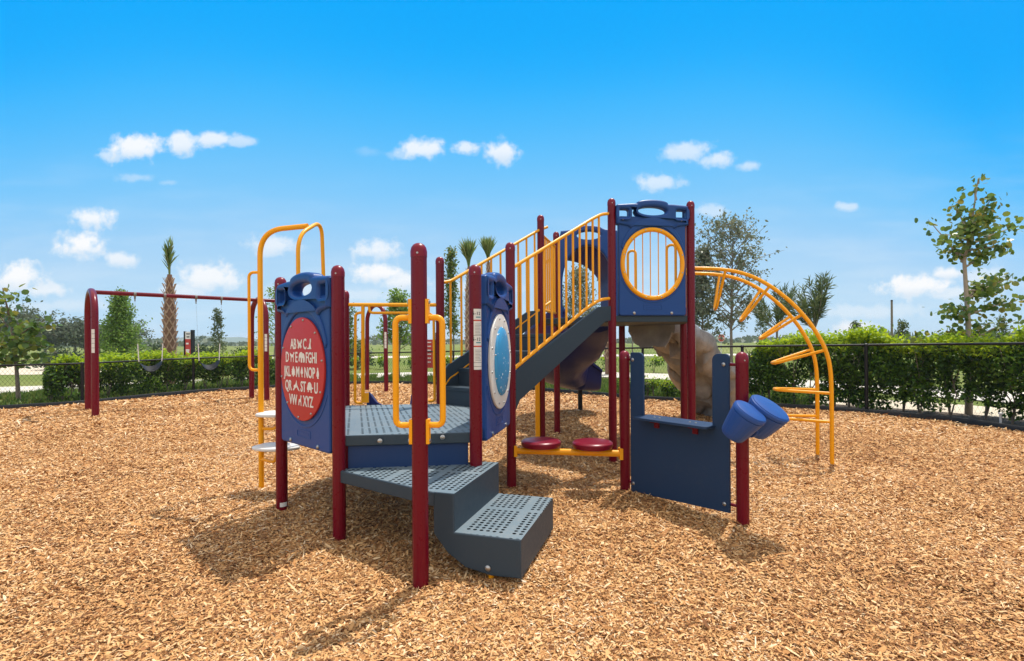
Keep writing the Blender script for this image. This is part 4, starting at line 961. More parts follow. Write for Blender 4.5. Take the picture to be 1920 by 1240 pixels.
# ------------------------------------------------------------------ swings
S1, S3 = Vector((-8.30, 10.1, 0)), Vector((-3.82, 14.4, 0)); SD = (S3 - S1).normalized(); SP = Vector((-SD.y, SD.x, 0)); S2 = (S1 + S3) / 2
def swingset():
    t = thing('swing_set', 'maroon swing frame with three arched legs and a long top beam, by the fence', 'swing set', S2)
    for c in (S1, S2, S3):
        hw = .72 if c is S1 else .54; pts = [c - SP * hw + Vector((0, 0, -.1)), c - SP * (hw - .02) + Vector((0, 0, 1.2))]
        for k in range(13): a = PI * k / 12; pts.append(c - SP * ((hw - .03) * math.cos(a)) + Vector((0, 0, 1.92 + .47 * math.sin(a))))
        pts += [c + SP * (hw - .02) + Vector((0, 0, 1.2)), c + SP * hw + Vector((0, 0, -.1))]
        m = MB(); m.tube(pts, .058, 16); o = m.build('arch_leg', M['maroon'], t, sharp=60)
        p = c - SP * (hw - .02)
        g = MB(); b = P(178, 647, 9.8)
        if c is not S2: sticker(p, 1.18, 1.62, o, r=.0592, a0=-110, a1=-55, full=False)
        else: sticker(p, 1.15, 1.55, o, r=.0592, a0=-100, a1=-45, full=False)
    m = MB(); z = 2.37; m.tube([S1 - SD * .0 + Vector((0, 0, z)), S3 + Vector((0, 0, z))], .042, 14); m.build('top_beam', M['maroon'], t)
    hang = []
    for px in (253, 309, 367.5, 415):
        p = V(px, 560, S1, S3); p.z = z; hang.append(p); m = MB(); m.tube([p - SD * .022, p + SD * .022], .047, 14); m.box(p + Vector((0, 0, -.07)), (.024, .024, .06)); m.tube([p + Vector((0, 0, -.10)), p + Vector((0, 0, -.15))], .011, 8); m.build('hanger', M['galvanized'], t)
    for (i, lab, px, py) in ((0, 'black belt swing nearest the arched end leg of the maroon frame', 283.5, 680), (2, 'black belt swing beside the middle arched leg of the frame', 391, 678)):
        a, b = hang[i] + Vector((0, 0, -.15)), hang[i + 1] + Vector((0, 0, -.15)); mid = (a + b) / 2
        r = thing('belt_swing', lab, 'swing', (mid.x, mid.y, mid.z), 'swings hanging from the maroon frame')
        zc = V(px, py, S1, S3).z + .02; hw = .20; ends = [mid + SD * (-hw) + Vector((0, 0, zc - mid.z)), mid + SD * hw + Vector((0, 0, zc - mid.z))]
        for (p, q) in ((a, ends[0]), (b, ends[1])):
            m = MB(); n = int((p - q).length / .05)
            for k in range(n): u = p.lerp(q, (k + .1) / n); v = p.lerp(q, (k + .95) / n); m.tube([u, v], .0022 if k % 2 else .0016, 5)
            c = m.build('chain', M['galvanized'], r); m = MB(); u = q.lerp(p, .30); m.tube([u, q], .0095, 8); m.build('chain_sleeve', M['pod'], c)
        vs, fs = [], []; n = 14
        for k in range(n + 1):
            s = -1 + 2 * k / n; zz = zc - .20 * (1 - abs(s) ** 2.6); hw2 = .10 if abs(s) < .9 else .06
            for (o, dz) in ((-1, 0), (1, .10 * (1 - abs(s) ** 4)), (1, -.014 + .10 * (1 - abs(s) ** 4)), (-1, -.014)): vs.append(mid + SD * (s * hw) + SP * (o * hw2) + Vector((0, 0, zz - mid.z + dz)))
        for k in range(n):
            for j in range(4): l = (j + 1) % 4; fs.append((4 * k + j, 4 * k + l, 4 * k + 4 + l, 4 * k + 4 + j))
        fs += [(0, 1, 2, 3), (4 * n, 4 * n + 3, 4 * n + 2, 4 * n + 1)]
        m = MB(); m.add(vs, fs); m.build('seat', M['rubber'], r)
swingset()

# ------------------------------------------------------------------ border and fence
def border():
    line = outward(0.0); m = MB(); vs, fs = [], []
    pr = [(-.05, -.05), (-.045, .05), (-.025, .075), (.025, .075), (.045, .05), (.05, -.05)]
    for i, p in enumerate(line):
        a, b = line[max(i - 1, 0)], line[min(i + 1, len(line) - 1)]; t = (b - a).normalized(); n = Vector((-t.y, t.x, 0))
        for (x, z) in pr: vs.append(p + n * x + Vector((0, 0, z)))
    q = len(pr)
    for i in range(len(line) - 1):
        for k in range(q): l = (k + 1) % q; fs.append((i * q + k, i * q + l, (i + 1) * q + l, (i + 1) * q + k))
    m.add(vs, fs); o = m.build('border_edging', M['black_plastic'], origin=line[60]); tag(o, 'low black plastic edging around the wood chips', 'edging')
border()
FEN = outward(.16)
def fence_top(p):
    px = HX + F * p.x / p.y if p.y > .5 else 3000
    ks = [(-600, .95), (0, .90), (160, .90), (500, .95), (740, 1.0), (1150, 1.16), (1300, 1.2), (1622, 1.24), (1920, 1.27), (3000, 1.27)]
    for (a, za), (b, zb) in zip(ks, ks[1:]):
        if a <= px <= b: return za + (zb - za) * (px - a) / (b - a)
    return ks[0][1] if px < 0 else ks[-1][1]
def arcs(line):
    s = [0.0]
    for a, b in zip(line, line[1:]): s.append(s[-1] + (b - a).length)
    return s
FS = arcs(FEN)
def at_s(s, line=FEN, S=FS):
    s = min(max(s, 0), S[-1] - 1e-4)
    i = int(np.searchsorted(S, s, side='right')) - 1; i = min(i, len(line) - 2); return line[i].lerp(line[i + 1], (s - S[i]) / (S[i + 1] - S[i]))
FXY = np.array([(p.x, p.y) for p in FEN]); FSA = np.array(FS)
def at_np(s): s = np.clip(s, 0, FSA[-1]); return np.stack([np.interp(s, FSA, FXY[:, 0]), np.interp(s, FSA, FXY[:, 1])], 1)
def s_of_px(px):
    a = np.arange(0, FS[-1], .05); q = at_np(a); return float(a[np.argmin(np.abs(HX + F * q[:, 0] / np.maximum(q[:, 1], .3) - px))])
def fence():
    t = thing('chain_link_fence', 'low black chain-link fence curving behind the playground', 'fence', at_s(FS[-1] * .45))
    top = [at_s(s) + Vector((0, 0, fence_top(at_s(s)))) for s in np.arange(0, FS[-1], .35)]
    m = MB(); m.tube(top, .021, 10); m.build('top_rail', M['black'], t)
    stops = [s_of_px(px) for px in (155, 362, 620, 739, 1622)]; ss = sorted(set([stops[0] - 2.4 * k for k in (1, 2)] + stops + [stops[2] - 1.4] + [stops[3] + (stops[4] - stops[3]) * k / 6 for k in range(1, 6)] + [stops[4] + 2.45 * k for k in (1, 2)]))
    for s in ss:
        if 0 <= s <= FS[-1]:
            p = at_s(s); z = fence_top(p); m = MB(); m.tube([p + Vector((0, 0, -.1)), p + Vector((0, 0, z - .02))], .031, 12); m.lathe(p + Vector((0, 0, z - .022)), (0, 0, 1), [(0, .037), (.035, .037), (.052, .02), (.056, .004)], 12); m.build('fence_post', M['black'], t)
    pit = .075; L = FS[-1]; r = .0022; V_, Q_ = [], []
    n = int(L / pit)
    cells = 16
    P3d = lambda s, k: (lambda p: np.array([p.x, p.y, .03 + (fence_top(p) - .05) * k / cells]))(at_s(s))
    cache = {}
    def pt(i, k):
        if (i, k) not in cache: cache[(i, k)] = P3d(i * pit / 2, k)
        return cache[(i, k)]
    vs, qs = [], []
    tri = [np.array([0, 0, r]), np.array([r * .8, r * .4, -r * .5]), np.array([-r * .8, -r * .4, -r * .5])]
    for d in (1, -1):
        for i in range(0, 2 * n, 2):
            base = None
            for k in range(0, cells + 1, 2):
                j = i + d * k
                if j < 0 or j > 2 * n: base = None; continue
                c = pt(j, k); b = len(vs); vs += [c + q for q in tri]
                if base is not None:
                    for a in range(3): l = (a + 1) % 3; qs.append((base + a, base + l, b + l, b + a))
                base = b
    me = mesh_np(np.array(vs), quads=np.array(qs)); link('wire_mesh', me, M['black'], t, sharp=None)
fence()

# ------------------------------------------------------------------ planting
def hedge(name, label, off0, off1, s0, s1, htop, per_m, leafsize, sparse=.35, seed=1, wave=.10):
    rg = np.random.default_rng(seed); L = s1 - s0; n = int(per_m * L); mid = at_s((s0 + s1) / 2)
    t = thing(name, label, 'hedge', (mid.x, mid.y, 0))
    s = rg.uniform(s0, s1, n); o = rg.beta(.75, .75, n); zt = rg.beta(1.25, .9, n)
    line = outward(.16); P_, D_ = [], []
    xs = at_np(s); ys = at_np(s + .05); tg = ys - xs; tg /= np.linalg.norm(tg, axis=1)[:, None] + 1e-9; nr = np.stack([-tg[:, 1], tg[:, 0]], 1) * SGN
    ht = np.array([htop(q) for q in s]); ht = ht * (1 + wave * (np.sin(s * 2.3) * .5 + np.sin(s * 5.9 + 1) * .5)) + rg.normal(0, .065, n)
    end = np.minimum(1, np.minimum(s - s0, s1 - s) / .35 + .25)
    z = zt * ht * (.55 + .45 * end)
    dep = off0 + (off1 - off0) * (.5 + (o - .5) * (.75 + .25 * np.sin(s * 3.1 + z * 5)))
    pts = np.concatenate([xs + nr * dep[:, None], z[:, None]], 1)
    # openings low down where stems show
    f = np.array([noise.noise(Vector((p[0] * 2.1, p[1] * 2.1, p[2] * 2.6))) for p in pts]); low = np.clip(1 - z / (ht * .55 + 1e-6), 0, 1); keep = f > (-.9 + (sparse + .55) * low + .50)
    keep |= (z > ht * .8) & (f > -.46)
    pts = pts[keep]; zz = z[keep] / ht[keep]
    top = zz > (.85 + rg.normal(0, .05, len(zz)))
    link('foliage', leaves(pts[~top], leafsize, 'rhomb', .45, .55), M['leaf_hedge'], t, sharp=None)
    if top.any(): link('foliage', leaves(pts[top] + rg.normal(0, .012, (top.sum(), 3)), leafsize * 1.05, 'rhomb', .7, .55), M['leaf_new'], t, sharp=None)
    for k in range(min(90, int(L / .33))):
        ss = s0 + (k + rg.uniform(.2, .8)) * .33
        if ss > s1: break
        p = at_s(ss); q = at_s(min(ss + .05, FS[-1])); tt = (q - p).normalized(); nn = Vector((-tt.y, tt.x, 0)) * SGN; b = p + nn * (off0 + (off1 - off0) * rg.uniform(.35, .65))
        m = MB()
        for j in range(3): m.tube([b + Vector((0, 0, -.08)), b + Vector((rg.normal(0, .06), rg.normal(0, .06), .35)), b + Vector((rg.normal(0, .2), rg.normal(0, .14), htop(ss) * .85))], [.014, .010, .004], 5)
        m.build('stem', M['bark'], t)
sL0, sL1 = s_of_px(76), s_of_px(530); sR0, sR1 = s_of_px(1392), FS[-1] - .2
hedge('hedge', 'clipped green hedge behind the swings with yellow-green top shoots', .30, 1.25, sL0, sL1, lambda s: .99, 5200, .078, .18, 3)
hedge('hedge', 'taller dense hedge behind the arched yellow ladder', .25, 1.25, sR0, sR1, lambda s: 1.38 + .02 * math.sin(s * 3), 9500, .076, .12, 4)
hedge('low_hedge', 'low dark planting along the far side of the path, seen under the yellow back rail', 9.0, 10.2, s_of_px(560), s_of_px(1000), lambda s: .55, 700, .12, .05, 9)
hedge('low_hedge', 'knee-high green planting by the fence behind the grey rock climber', .25, .75, s_of_px(1135), s_of_px(1385), lambda s: .36 + .2 * max(0, (s - s_of_px(1300)) / 2), 1300, .07, .1, 5)

def tree(name, label, base, crown_fn, leaf, shape='rhomb', size=.1, aspect=.55, trunk=None, branches=None, mat='bark', cat='tree', group=None, up=.3, tr=.05, jitter=.35):
    base = Vector(base); t = thing(name, label, cat, base, group)
    m = MB()
    for (pts, r0, r1) in branches:
        pts = [Vector(p) for p in pts]; n = len(pts); m.tube(pts, [r0 + (r1 - r0) * i / (n - 1) for i in range(n)], 8)
    m.build('trunk', M[mat], t, sharp=60)
    link('crown', leaves(crown_fn, size, shape, up, aspect, jitter), M[leaf], t, sharp=None)
    return t
def grow(base, top, spread, nb, start=.3, ang=.6, leaves_per=40, lr=.12, seed=0, droop=0., trunk_r=.05, sub=2, wind=(0, 0), envelope=None):
    """trunk, limbs and twigs with leaf points round the twigs"""
    rg = np.random.default_rng(seed); base, top = Vector(base), Vector(top); br = []; lp = []
    H_ = (top - base).length; tp = [base + Vector((0, 0, -.15))] + [base.lerp(top, k / 6) + Vector((rg.normal(0, .012), rg.normal(0, .012), 0)) * H_ * (k > 0) for k in range(7)]; br.append((tp, trunk_r, trunk_r * .15))
    for i in range(nb):
        u = start + (1 - start) * (i + rg.uniform(0, .8)) / nb; u = min(u, .985); p = base.lerp(top, u); az = i * 2.4 + rg.uniform(-.4, .4); env = envelope(u) if envelope else (1 - .75 * (u - start) / (1 - start))
        L = spread * env * rg.uniform(.7, 1.15); d = Vector((math.cos(az) * math.cos(ang), math.sin(az) * math.cos(ang), math.sin(ang))) + Vector((wind[0], wind[1], 0)); d.normalize()
        q = p + d * L * .55 + Vector((0, 0, -droop * L * .2)); e = p + d * L + Vector((rg.normal(0, .08) * L, rg.normal(0, .08) * L, -droop * L)); br.append(([p, q, e], trunk_r * .38 * (1.1 - u * .6), trunk_r * .06))
        ends = [(q, e)]
        for j in range(sub):
            a = q.lerp(e, rg.uniform(-.4, .8)); f = a + Vector((rg.normal(0, .34), rg.normal(0, .34), rg.normal(.12, .28))) * L; br.append(([a, (a + f) / 2 + Vector((0, 0, .03 * L)), f], trunk_r * .16, trunk_r * .04)); ends.append((a, f))
        for (a, f) in ends:
            n = rg.poisson(leaves_per)
            for k in range(n): c = a.lerp(f, rg.uniform(.05, 1.1)); lp.append((c.x + rg.normal(0, lr), c.y + rg.normal(0, lr), c.z + rg.normal(0, lr)))
    return br, np.array(lp)
def simple_tree(name, label, px, ytop, d, spread, nb, leaf, size, seed, shape='rhomb', start=.3, ang=.6, lpb=40, lr=.12, tr=.05, sub=2, droop=0., lean=0., mat='bark', wind=(0, 0), env=None, up=.3, aspect=.55, group=None, cat='tree', gz=-.05):
    t = P(px + lean, ytop, d); b = Vector((P(px, ytop, d).x, d, gz)); br, lp = grow(b, t, spread, nb, start, ang, lpb, lr, seed, droop, tr, sub, wind, env)
    return tree(name, label, b, lp, leaf, shape, size, aspect, None, br, mat, cat, group, up)
# right: tall young tree with big round leaves
def grape_right():
    d = 9.35; b = Vector((P(1815, 640, d).x, d, -.05)); t = P(1826, 392, d); rg = np.random.default_rng(5)
    br = [([b + Vector((0, 0, -.1)), P(1818, 700, d), P(1815, 600, d), P(1808, 490, d), P(1822, 420, d), P(1834, 335, d)], .062, .006)]; lp = []
    tips = [((1812, 500), (1740, 412), .3, 12), ((1808, 480), (1775, 470), .2, 30), ((1812, 450), (1770, 440), -.3, 22), ((1815, 440), (1790, 385), .2, 26), ((1820, 430), (1862, 370), -.2, 26), ((1818, 460), (1905, 425), .3, 44), ((1815, 470), (1880, 465), -.3, 40), ((1812, 500), (1850, 480), .1, 26), ((1820, 430), (1845, 400), .1, 60), ((1815, 460), (1830, 420), -.2, 60),
            ((1815, 560), (1895, 520), .2, 46), ((1812, 560), (1860, 520), .4, 38), ((1818, 590), (1905, 565), -.2, 40), ((1815, 545), (1850, 550), .2, 30), ((1815, 600), (1775, 580), .2, 40), ((1815, 600), (1800, 570), -.2, 20), ((1818, 640), (1905, 600), -.3, 18), ((1815, 640), (1790, 620), .2, 40), ((1818, 640), (1845, 610), .3, 30), ((1815, 660), (1745, 635), .2, 26), ((1815, 660), (1715, 632), -.1, 20), ((1818, 655), (1850, 640), -.3, 30), ((1834, 345), (1836, 333), .0, 5), ((1830, 375), (1826, 355), .1, 8)]
    for (a, e, dy, n) in tips:
        A, E = P(*a, d), P(*e, d + dy * 1.4); mid = (A + E) / 2 + Vector((0, 0, .03)); br.append(([A, mid, E], .02, .004))
        for k in range(int(n * 2.3)): c = A.lerp(E, rg.uniform(.22, 1.05)); lp.append((c.x + rg.normal(0, .085), c.y + rg.normal(0, .12), c.z + rg.normal(0, .075)))
    tree('sea_grape_tree', 'young tree with large round leaves behind the taller hedge, at the right', b, np.array(lp), 'leaf_grape', 'round', .086, .85, None, br, 'bark_pale', up=.1)
grape_right()
def grape_left():
    d = 12.2; b = Vector((P(34, 640, d).x, d, -.05)); rg = np.random.default_rng(8)
    br = [([b + Vector((0, 0, -.1)), P(33, 720, d), P(28, 650, d), P(16, 590, d), P(5, 540, d)], .05, .01), ([P(-60, 770, d) * 1, P(-40, 690, d), P(-20, 620, d)], .05, .01)]; lp = []
    for (a, e, n) in (((20, 600), (5, 545), 46), ((16, 560), (28, 548), 14), ((20, 640), (85, 600), 46), ((25, 640), (75, 605), 40), ((25, 650), (60, 640), 60), ((25, 650), (85, 650), 24), ((20, 620), (-30, 560), 60), ((25, 660), (-20, 630), 90), ((28, 670), (30, 640), 70), ((28, 680), (70, 675), 26), ((28, 680), (-10, 670), 60), ((20, 600), (40, 615), 26)):
        A, E = P(*a, d), P(*e, d + rg.normal(0, .4)); br.append(([A, (A + E) / 2 + Vector((0, 0, .04)), E], .016, .004))
        for k in range(n): c = A.lerp(E, rg.uniform(.2, 1.05)); lp.append((c.x + rg.normal(0, .12), c.y + rg.normal(0, .2), c.z + rg.normal(0, .11)))
    tree('sea_grape_tree', 'bushy big-leaved tree beyond the fence, left of the swing frame', b, np.array(lp), 'leaf_grape', 'round', .13, .85, None, br, 'bark', up=.1)
grape_left()
simple_tree('cypress_tree', 'feathery light green cone-shaped tree behind the first swing', 226, 552, 21, .98, 64, 'leaf_bright', .10, 21, start=.12, ang=.45, lpb=46, lr=.11, tr=.06, sub=2, env=lambda u: (1.05 - u) ** .8)
simple_tree('young_tree', 'thin small sapling beyond the hedge, right of the red and white sign', 409, 582, 25, .55, 26, 'leaf_up', .10, 22, start=.15, ang=.6, lpb=16, lr=.07, tr=.03)
simple_tree('young_tree', 'sparse tree beyond the fence, behind the alphabet panel', 515, 545, 19, .8, 22, 'leaf_bright', .10, 23, start=.35, lpb=14, lr=.12, tr=.035)
simple_tree('young_tree', 'sparse tree beside the back yellow entry rail, beyond the fence', 652, 580, 20, .6, 24, 'leaf_grape', .11, 24, start=.25, lpb=16, lr=.12, tr=.035)
simple_tree('young_tree', 'leafy young tree seen through the yellow back rail beyond the fence', 748, 557, 19, 1.0, 40, 'leaf_bright', .12, 25, start=.36, ang=.55, lpb=22, lr=.13, tr=.05)
simple_tree('young_tree', 'narrow upright tree just left of the two palm crowns', 846, 470, 21, .45, 44, 'leaf_grape', .12, 26, start=.3, ang=.8, lpb=16, lr=.10, tr=.04)
simple_tree('young_tree', 'grey-green tree crown seen through the stair balusters', 1086, 512, 23, 1.35, 46, 'leaf_grey', .11, 27, start=.34, ang=.6, lpb=26, lr=.14, tr=.06)
simple_tree('olive_tree', 'tall airy grey-green tree behind the round-window panel and yellow arch', 1370, 430, 22, 1.45, 56, 'leaf_grey', .14, 28, start=.28, ang=.72, lpb=21, lr=.085, tr=.085, env=lambda u: .35 + .9 * math.sin(PI * min(1, (u - .15) * 1.05)) ** .8)
simple_tree('olive_tree', 'airy grey-green tree half hidden by the round-window panel', 1316, 470, 23, 1.2, 46, 'leaf_grey', .14, 29, start=.25, ang=.6, lpb=32, lr=.10, tr=.07)
def upswept(label, px, ytop, d, w, sd):
    rg = np.random.default_rng(sd); b = Vector((P(px, 640, d).x, d, -.05)); k = d / F; h = P(px, ytop, d).z; fork = P(px, 612, d).z; br = [([b + Vector((0, 0, -.1)), Vector((b.x, d, fork * .6)), Vector((b.x, d, fork))], .06, .045)]; lp, ld = [], []
    for i in range(15):
        az = i * 2.4; up = rg.uniform(.7, 1.0); r = w * k * rg.uniform(.35, 1.0) * (1.25 if math.cos(az) < 0 else .8); z0 = fork * rg.uniform(.8, 1.05); p = Vector((b.x, d, z0)); e = Vector((b.x + math.cos(az) * r, d + math.sin(az) * r, z0 + (h - z0) * up * (1 - .35 * (math.cos(az) < -.3)))); q = p.lerp(e, .5) + Vector((math.cos(az) * r * .12, math.sin(az) * r * .12, -.05)); br.append(([p, q, e], .022, .004)); dr = (e - q).normalized()
        for j in range(105):
            t = rg.uniform(.25, 1.05); c = p.lerp(q, t * 2) if t < .5 else q.lerp(e, t * 2 - 1); sd_ = Vector(rg.normal(0, 1, 3)); lp.append(c + sd_ * .03); ld.append((dr * .8 + sd_ * .45 + Vector((.25 * rg.uniform(-1, .3), 0, 0))).normalized())
    t = thing('upswept_tree', label, 'tree', b, 'upswept trees beyond the yellow arch'); m = MB()
    for (pts, r0, r1) in br: m.tube(pts, [r0 + (r1 - r0) * i / (len(pts) - 1) for i in range(len(pts))], 7)
    m.build('trunk', M['bark'], t, sharp=60); link('crown', leaves(np.array([tuple(v) for v in lp]), .25, 'blade', 0, .15, .4, np.array([tuple(v) for v in ld])), M['leaf_up'], t, sharp=None)
upswept('small dark tree with upswept branches just behind the yellow arch', 1457, 538, 24, 40, 30)
upswept('small windswept tree with upswept branches right of the yellow arch', 1527, 524, 20, 42, 31)
for (px, yt, d, sp, sd, lab) in ((1427, 588, 26, .45, 41, 'spindly sapling between the olive tree and the upswept trees'), (1606, 607, 17, .32, 42, 'small ragged sapling rising above the taller hedge, left of the thin pole'), (1692, 606, 17, .36, 43, 'small round sapling just right of the thin grey pole'), (1878, 598, 20, .36, 44, 'small sapling right of the big round-leaved tree'), (1655, 620, 16, .3, 45, 'low wispy sapling just left of the thin pole')):
    simple_tree('sapling', lab, px, yt, d, sp, 18, 'leaf_up', .085, sd, start=.5, ang=.7, lpb=12, lr=.06, tr=.022, group='saplings beyond the hedges')
for (px, yt, d, sp, sd, nb, lab) in ((22, 604, 62, 3.4, 51, 60, 'broad dark tree at the left edge of the far wood'), (140, 616, 66, 1.9, 53, 44, 'round-topped dark tree of the far wood, just left of the swing arch'), (84, 630, 70, 1.8, 54, 40, 'lower dark tree of the far wood between two taller crowns'), (186, 628, 70, 2.2, 55, 40, 'dark tree of the far wood behind the swing arch'), (232, 622, 75, 2.3, 56, 40, 'dark far tree half hidden by the feathery cone-shaped tree')):
    simple_tree('wood_tree', lab, px, yt, d, sp, nb, 'leaf_wood', .36, sd, start=.3, ang=.5, lpb=30, lr=.38, tr=.16, group='trees of the far wood', env=lambda u: .5 + .8 * math.sin(PI * min(1, u)))
def bush(name, label, px, yt, hw, d, sd, leaf='leaf_dark', size=.13, group='round dark bushes'):
    rg = np.random.default_rng(sd); c = P(px, yt, d); r = hw / F * d; h = c.z; b = Vector((c.x, d, -.05)); n = int(1500)
    v = rg.normal(size=(n, 3)); v /= np.linalg.norm(v, axis=1)[:, None]; rr = rg.uniform(.55, 1.05, n) * (1 + .18 * np.sin(v[:, 0] * 7 + sd) * np.sin(v[:, 2] * 6)); v[:, 2] = np.abs(v[:, 2]); pts = np.stack([b.x + v[:, 0] * rr * r, d + v[:, 1] * rr * r, .1 + v[:, 2] * rr * (h - .1)], 1)
    br = [([b, b + Vector((rg.normal(0, .3) * r, rg.normal(0, .3) * r, h * .6)), b + Vector((rg.normal(0, .5) * r, rg.normal(0, .5) * r, h * .9))], .03, .008) for k in range(5)]
    tree(name, label, b, pts, leaf, 'rhomb', size, .6, None, br, 'bark', 'bush', group, .5)
for (px, yt, hw, d, sd, lab) in ((116, 651, 40, 28, 61, 'round dark bush beyond the hedge, left of the swing arch'), (291, 644, 26, 30, 62, 'round dark bush between the feathery tree and the palm trunk'), (384, 648, 26, 32, 63, 'dark bush between the red and white sign and the sapling'), (458, 652, 28, 30, 64, 'dark bush behind the yellow climbing pole'), (668, 642, 34, 27, 65, 'large dark bush seen under the yellow back rail'), (1500, 630, 30, 40, 66, 'low dark bush behind the foot of the yellow arch'), (1843, 634, 34, 60, 67, 'low far bush right of the round-leaved tree')):
    bush('bush', lab, px, yt, hw, d, sd)

def palm(label, px, ytop, ybud, d, tw, sd, boots=True, lean=0., nf=9, open_=.22, fan=.5, brush=False):
    rg = np.random.default_rng(sd); b = Vector((P(px, 640, d).x, d, -.05)); t = P(px + lean, ytop, d); r = tw / 2 / F * d; tip = P(px + lean, ybud, d); Hh = t.z
    o = thing('cabbage_palm', label, 'palm tree', b, 'cabbage palms with tied-up crowns')
    m = MB(); pts = [b + Vector((0, 0, -.1))] + [b.lerp(t, k / 8) for k in range(1, 9)]; m.tube(pts, [r * (.92 if k < 3 else 1.0 if k < 6 else .82 if k < 7 else .60 if k < 8 else .38) for k in range(9)], 18); tk = m.build('trunk', M['palm_bark'], o, sharp=60)
    if boots:
        m = MB(); rows = int((Hh - .6) / .19); rad = lambda z: r * (1.02 if z < Hh * .72 else 1.02 - .58 * (z - Hh * .72) / (Hh * .28))
        for i in range(rows):
            z = .6 + i * .19; q = rad(z)
            for k in range(6):
                a = 2 * PI * (k + .5 * (i % 2)) / 6; c0 = b.lerp(t, (z + .05) / (Hh + .05)); at_ = lambda da, dz, o: Vector((c0.x + (q + o) * math.cos(a + da), c0.y + (q + o) * math.sin(a + da), z + dz))
                for sg in (-1, 1):
                    w = .17; ou = rg.uniform(.02, .05) + (.06 if rg.uniform() < .25 else 0); A = [at_(-w * .8, 0, .0), at_(w * .8, 0, .0), at_(sg * .52 + w * .45, .20, ou), at_(sg * .52 - w * .45, .20, ou)]; n_ = Vector((math.cos(a), math.sin(a), 0)) * .018
                    m.add(A + [p - n_ for p in A], [(0, 1, 2, 3), (4, 7, 6, 5), (0, 4, 5, 1), (1, 5, 6, 2), (2, 6, 7, 3), (3, 7, 4, 0)])
        m.build('leaf_base', M['palm_boot'], tk, sharp=20)
    L = max((tip.z - t.z), .5); pts, dirs = [], []; st = MB()
    for k in range(nf):
        a = 2 * PI * k / nf + rg.uniform(-.3, .3); op = open_ * rg.uniform(.2, 1.3); dr = Vector((math.cos(a) * op - .03, math.sin(a) * op, 1)).normalized(); l = L * rg.uniform(.7, 1.05); p0 = t + Vector((0, 0, -.15)); hub = p0 + dr * l * .5; st.tube([p0, p0 + dr * l * .3, hub], [.025, .018, .012], 6)
        for j in range(26): w = rg.uniform(-.5, .5); s = Vector((-math.sin(a), math.cos(a), 0)); dd = (dr + s * w * fan + Vector((rg.normal(0, .06), rg.normal(0, .06), 0))); q = p0 + dr * l * rg.uniform(.3, .85) if brush else hub - dr * l * rg.uniform(.0, .15); pts.append(q); dirs.append(dd.normalized())
    st.build('stalk', M['leaf_palm'], o); link('crown', leaves(np.array(pts), L * (.30 if brush else .55), 'blade', 0, .08 if brush else .05, .3, np.array(dirs), .09), M['leaf_palm'], o, sharp=None)
palm('thick-trunked palm with criss-cross bark behind the swing beam', 318, 515, 446, 16.5, 20, 71, nf=7, open_=.07, fan=.7, brush=True)
palm('slim palm with a brushy crown, left one of the pair above the stairs', 879, 500, 446, 24, 13, 72, nf=10, open_=.17, fan=.8)
palm('slim palm with a brushy crown leaning over the stair railing, right of its twin', 914, 492, 440, 25, 13, 73, nf=9, open_=.15, fan=.6, lean=2)
palm('palm whose trunk shows between the stairs and the tall tower post', 1141, 520, 470, 21, 15, 74, nf=6, open_=.08, fan=.3)

# ------------------------------------------------------------------ signs and poles
def park_sign(label, px, ytop, ybot, w, d, red_from, sd):
    c = P(px, ytop, d); z1 = c.z; ww = w / F * d; b = Vector((c.x, d, 0)); t = thing('park_sign', label, 'sign', b)
    m = MB(); th = .10
    m.box(b + Vector((ww * .5 + ww * .15, 0, z1 / 2)), (ww * .32, .14, z1)); m.box(b + Vector((-ww * .5 - ww * .05, 0, (z1 - .05) / 2)), (ww * .12, .12, z1 - .05)); m.build('frame', M['black'], t)
    zr = P(px, red_from, d).z; z0 = .30
    m = MB(); m.box(b + Vector((0, 0, (z0 + zr) / 2)), (ww * .94, .06, zr - z0)); m.build('red_board', M['sign_red'], t)
    m = MB(); m.box(b + Vector((0, 0, (z1 - .06 + zr) / 2)), (ww * .94, .06, z1 - .06 - zr - .004)); m.build('white_board', M['sticker'], t)
    g = MB(); h = zr - z0
    for (f, wd, ox) in ((.86, .40, -.12), (.66, .55, -.08), (.60, .5, -.08), (.42, .62, -.05), (.36, .6, -.05), (.14, .5, 0)): g.box(b + Vector((ox * ww, -.033, z0 + h * f)), (ww * wd, .006, h * .05))
    g.build('white_print', M['sticker'], t)
    g = MB(); h2 = z1 - .06 - zr
    for (f, wd) in ((.72, .6), (.64, .5), (.34, .45), (.24, .4)): g.box(b + Vector((0, -.033, zr + h2 * f)), (ww * wd, .006, h2 * .07))
    g.build('dark_print', M['ink'], t)
park_sign('red and white notice sign in a black frame beside the thick palm trunk', 353.5, 619, 672, 12, 19, 636, 1)
def sign2():
    d = 18.2; t = thing('park_sign', 'red notice board with a black post beyond the fence, behind the front maroon post', 'sign', (P(808, 640, d).x, d, 0)); b = WORLD[t.name]
    w = 19 / F * d; z1, z0 = P(806, 637, d).z, P(806, 690, d).z
    m = MB(); m.box((P(807, 640, d).x, d, (z0 + z1) / 2), (w, .05, z1 - z0)); m.build('red_board', M['sign_red'], t)
    m = MB(); x = P(818.5, 640, d).x; zt = P(818, 624, d).z; m.box((x, d, zt / 2), (.07, .07, zt)); m.build('sign_post', M['black'], t)
    m = MB()
    for k in range(6): m.box((P(804, 640, d).x, d - .028, z1 - .10 - k * .14), (w * (.5 - .05 * (k % 3)), .006, .04))
    m.build('white_print', M['sticker'], t)
sign2()
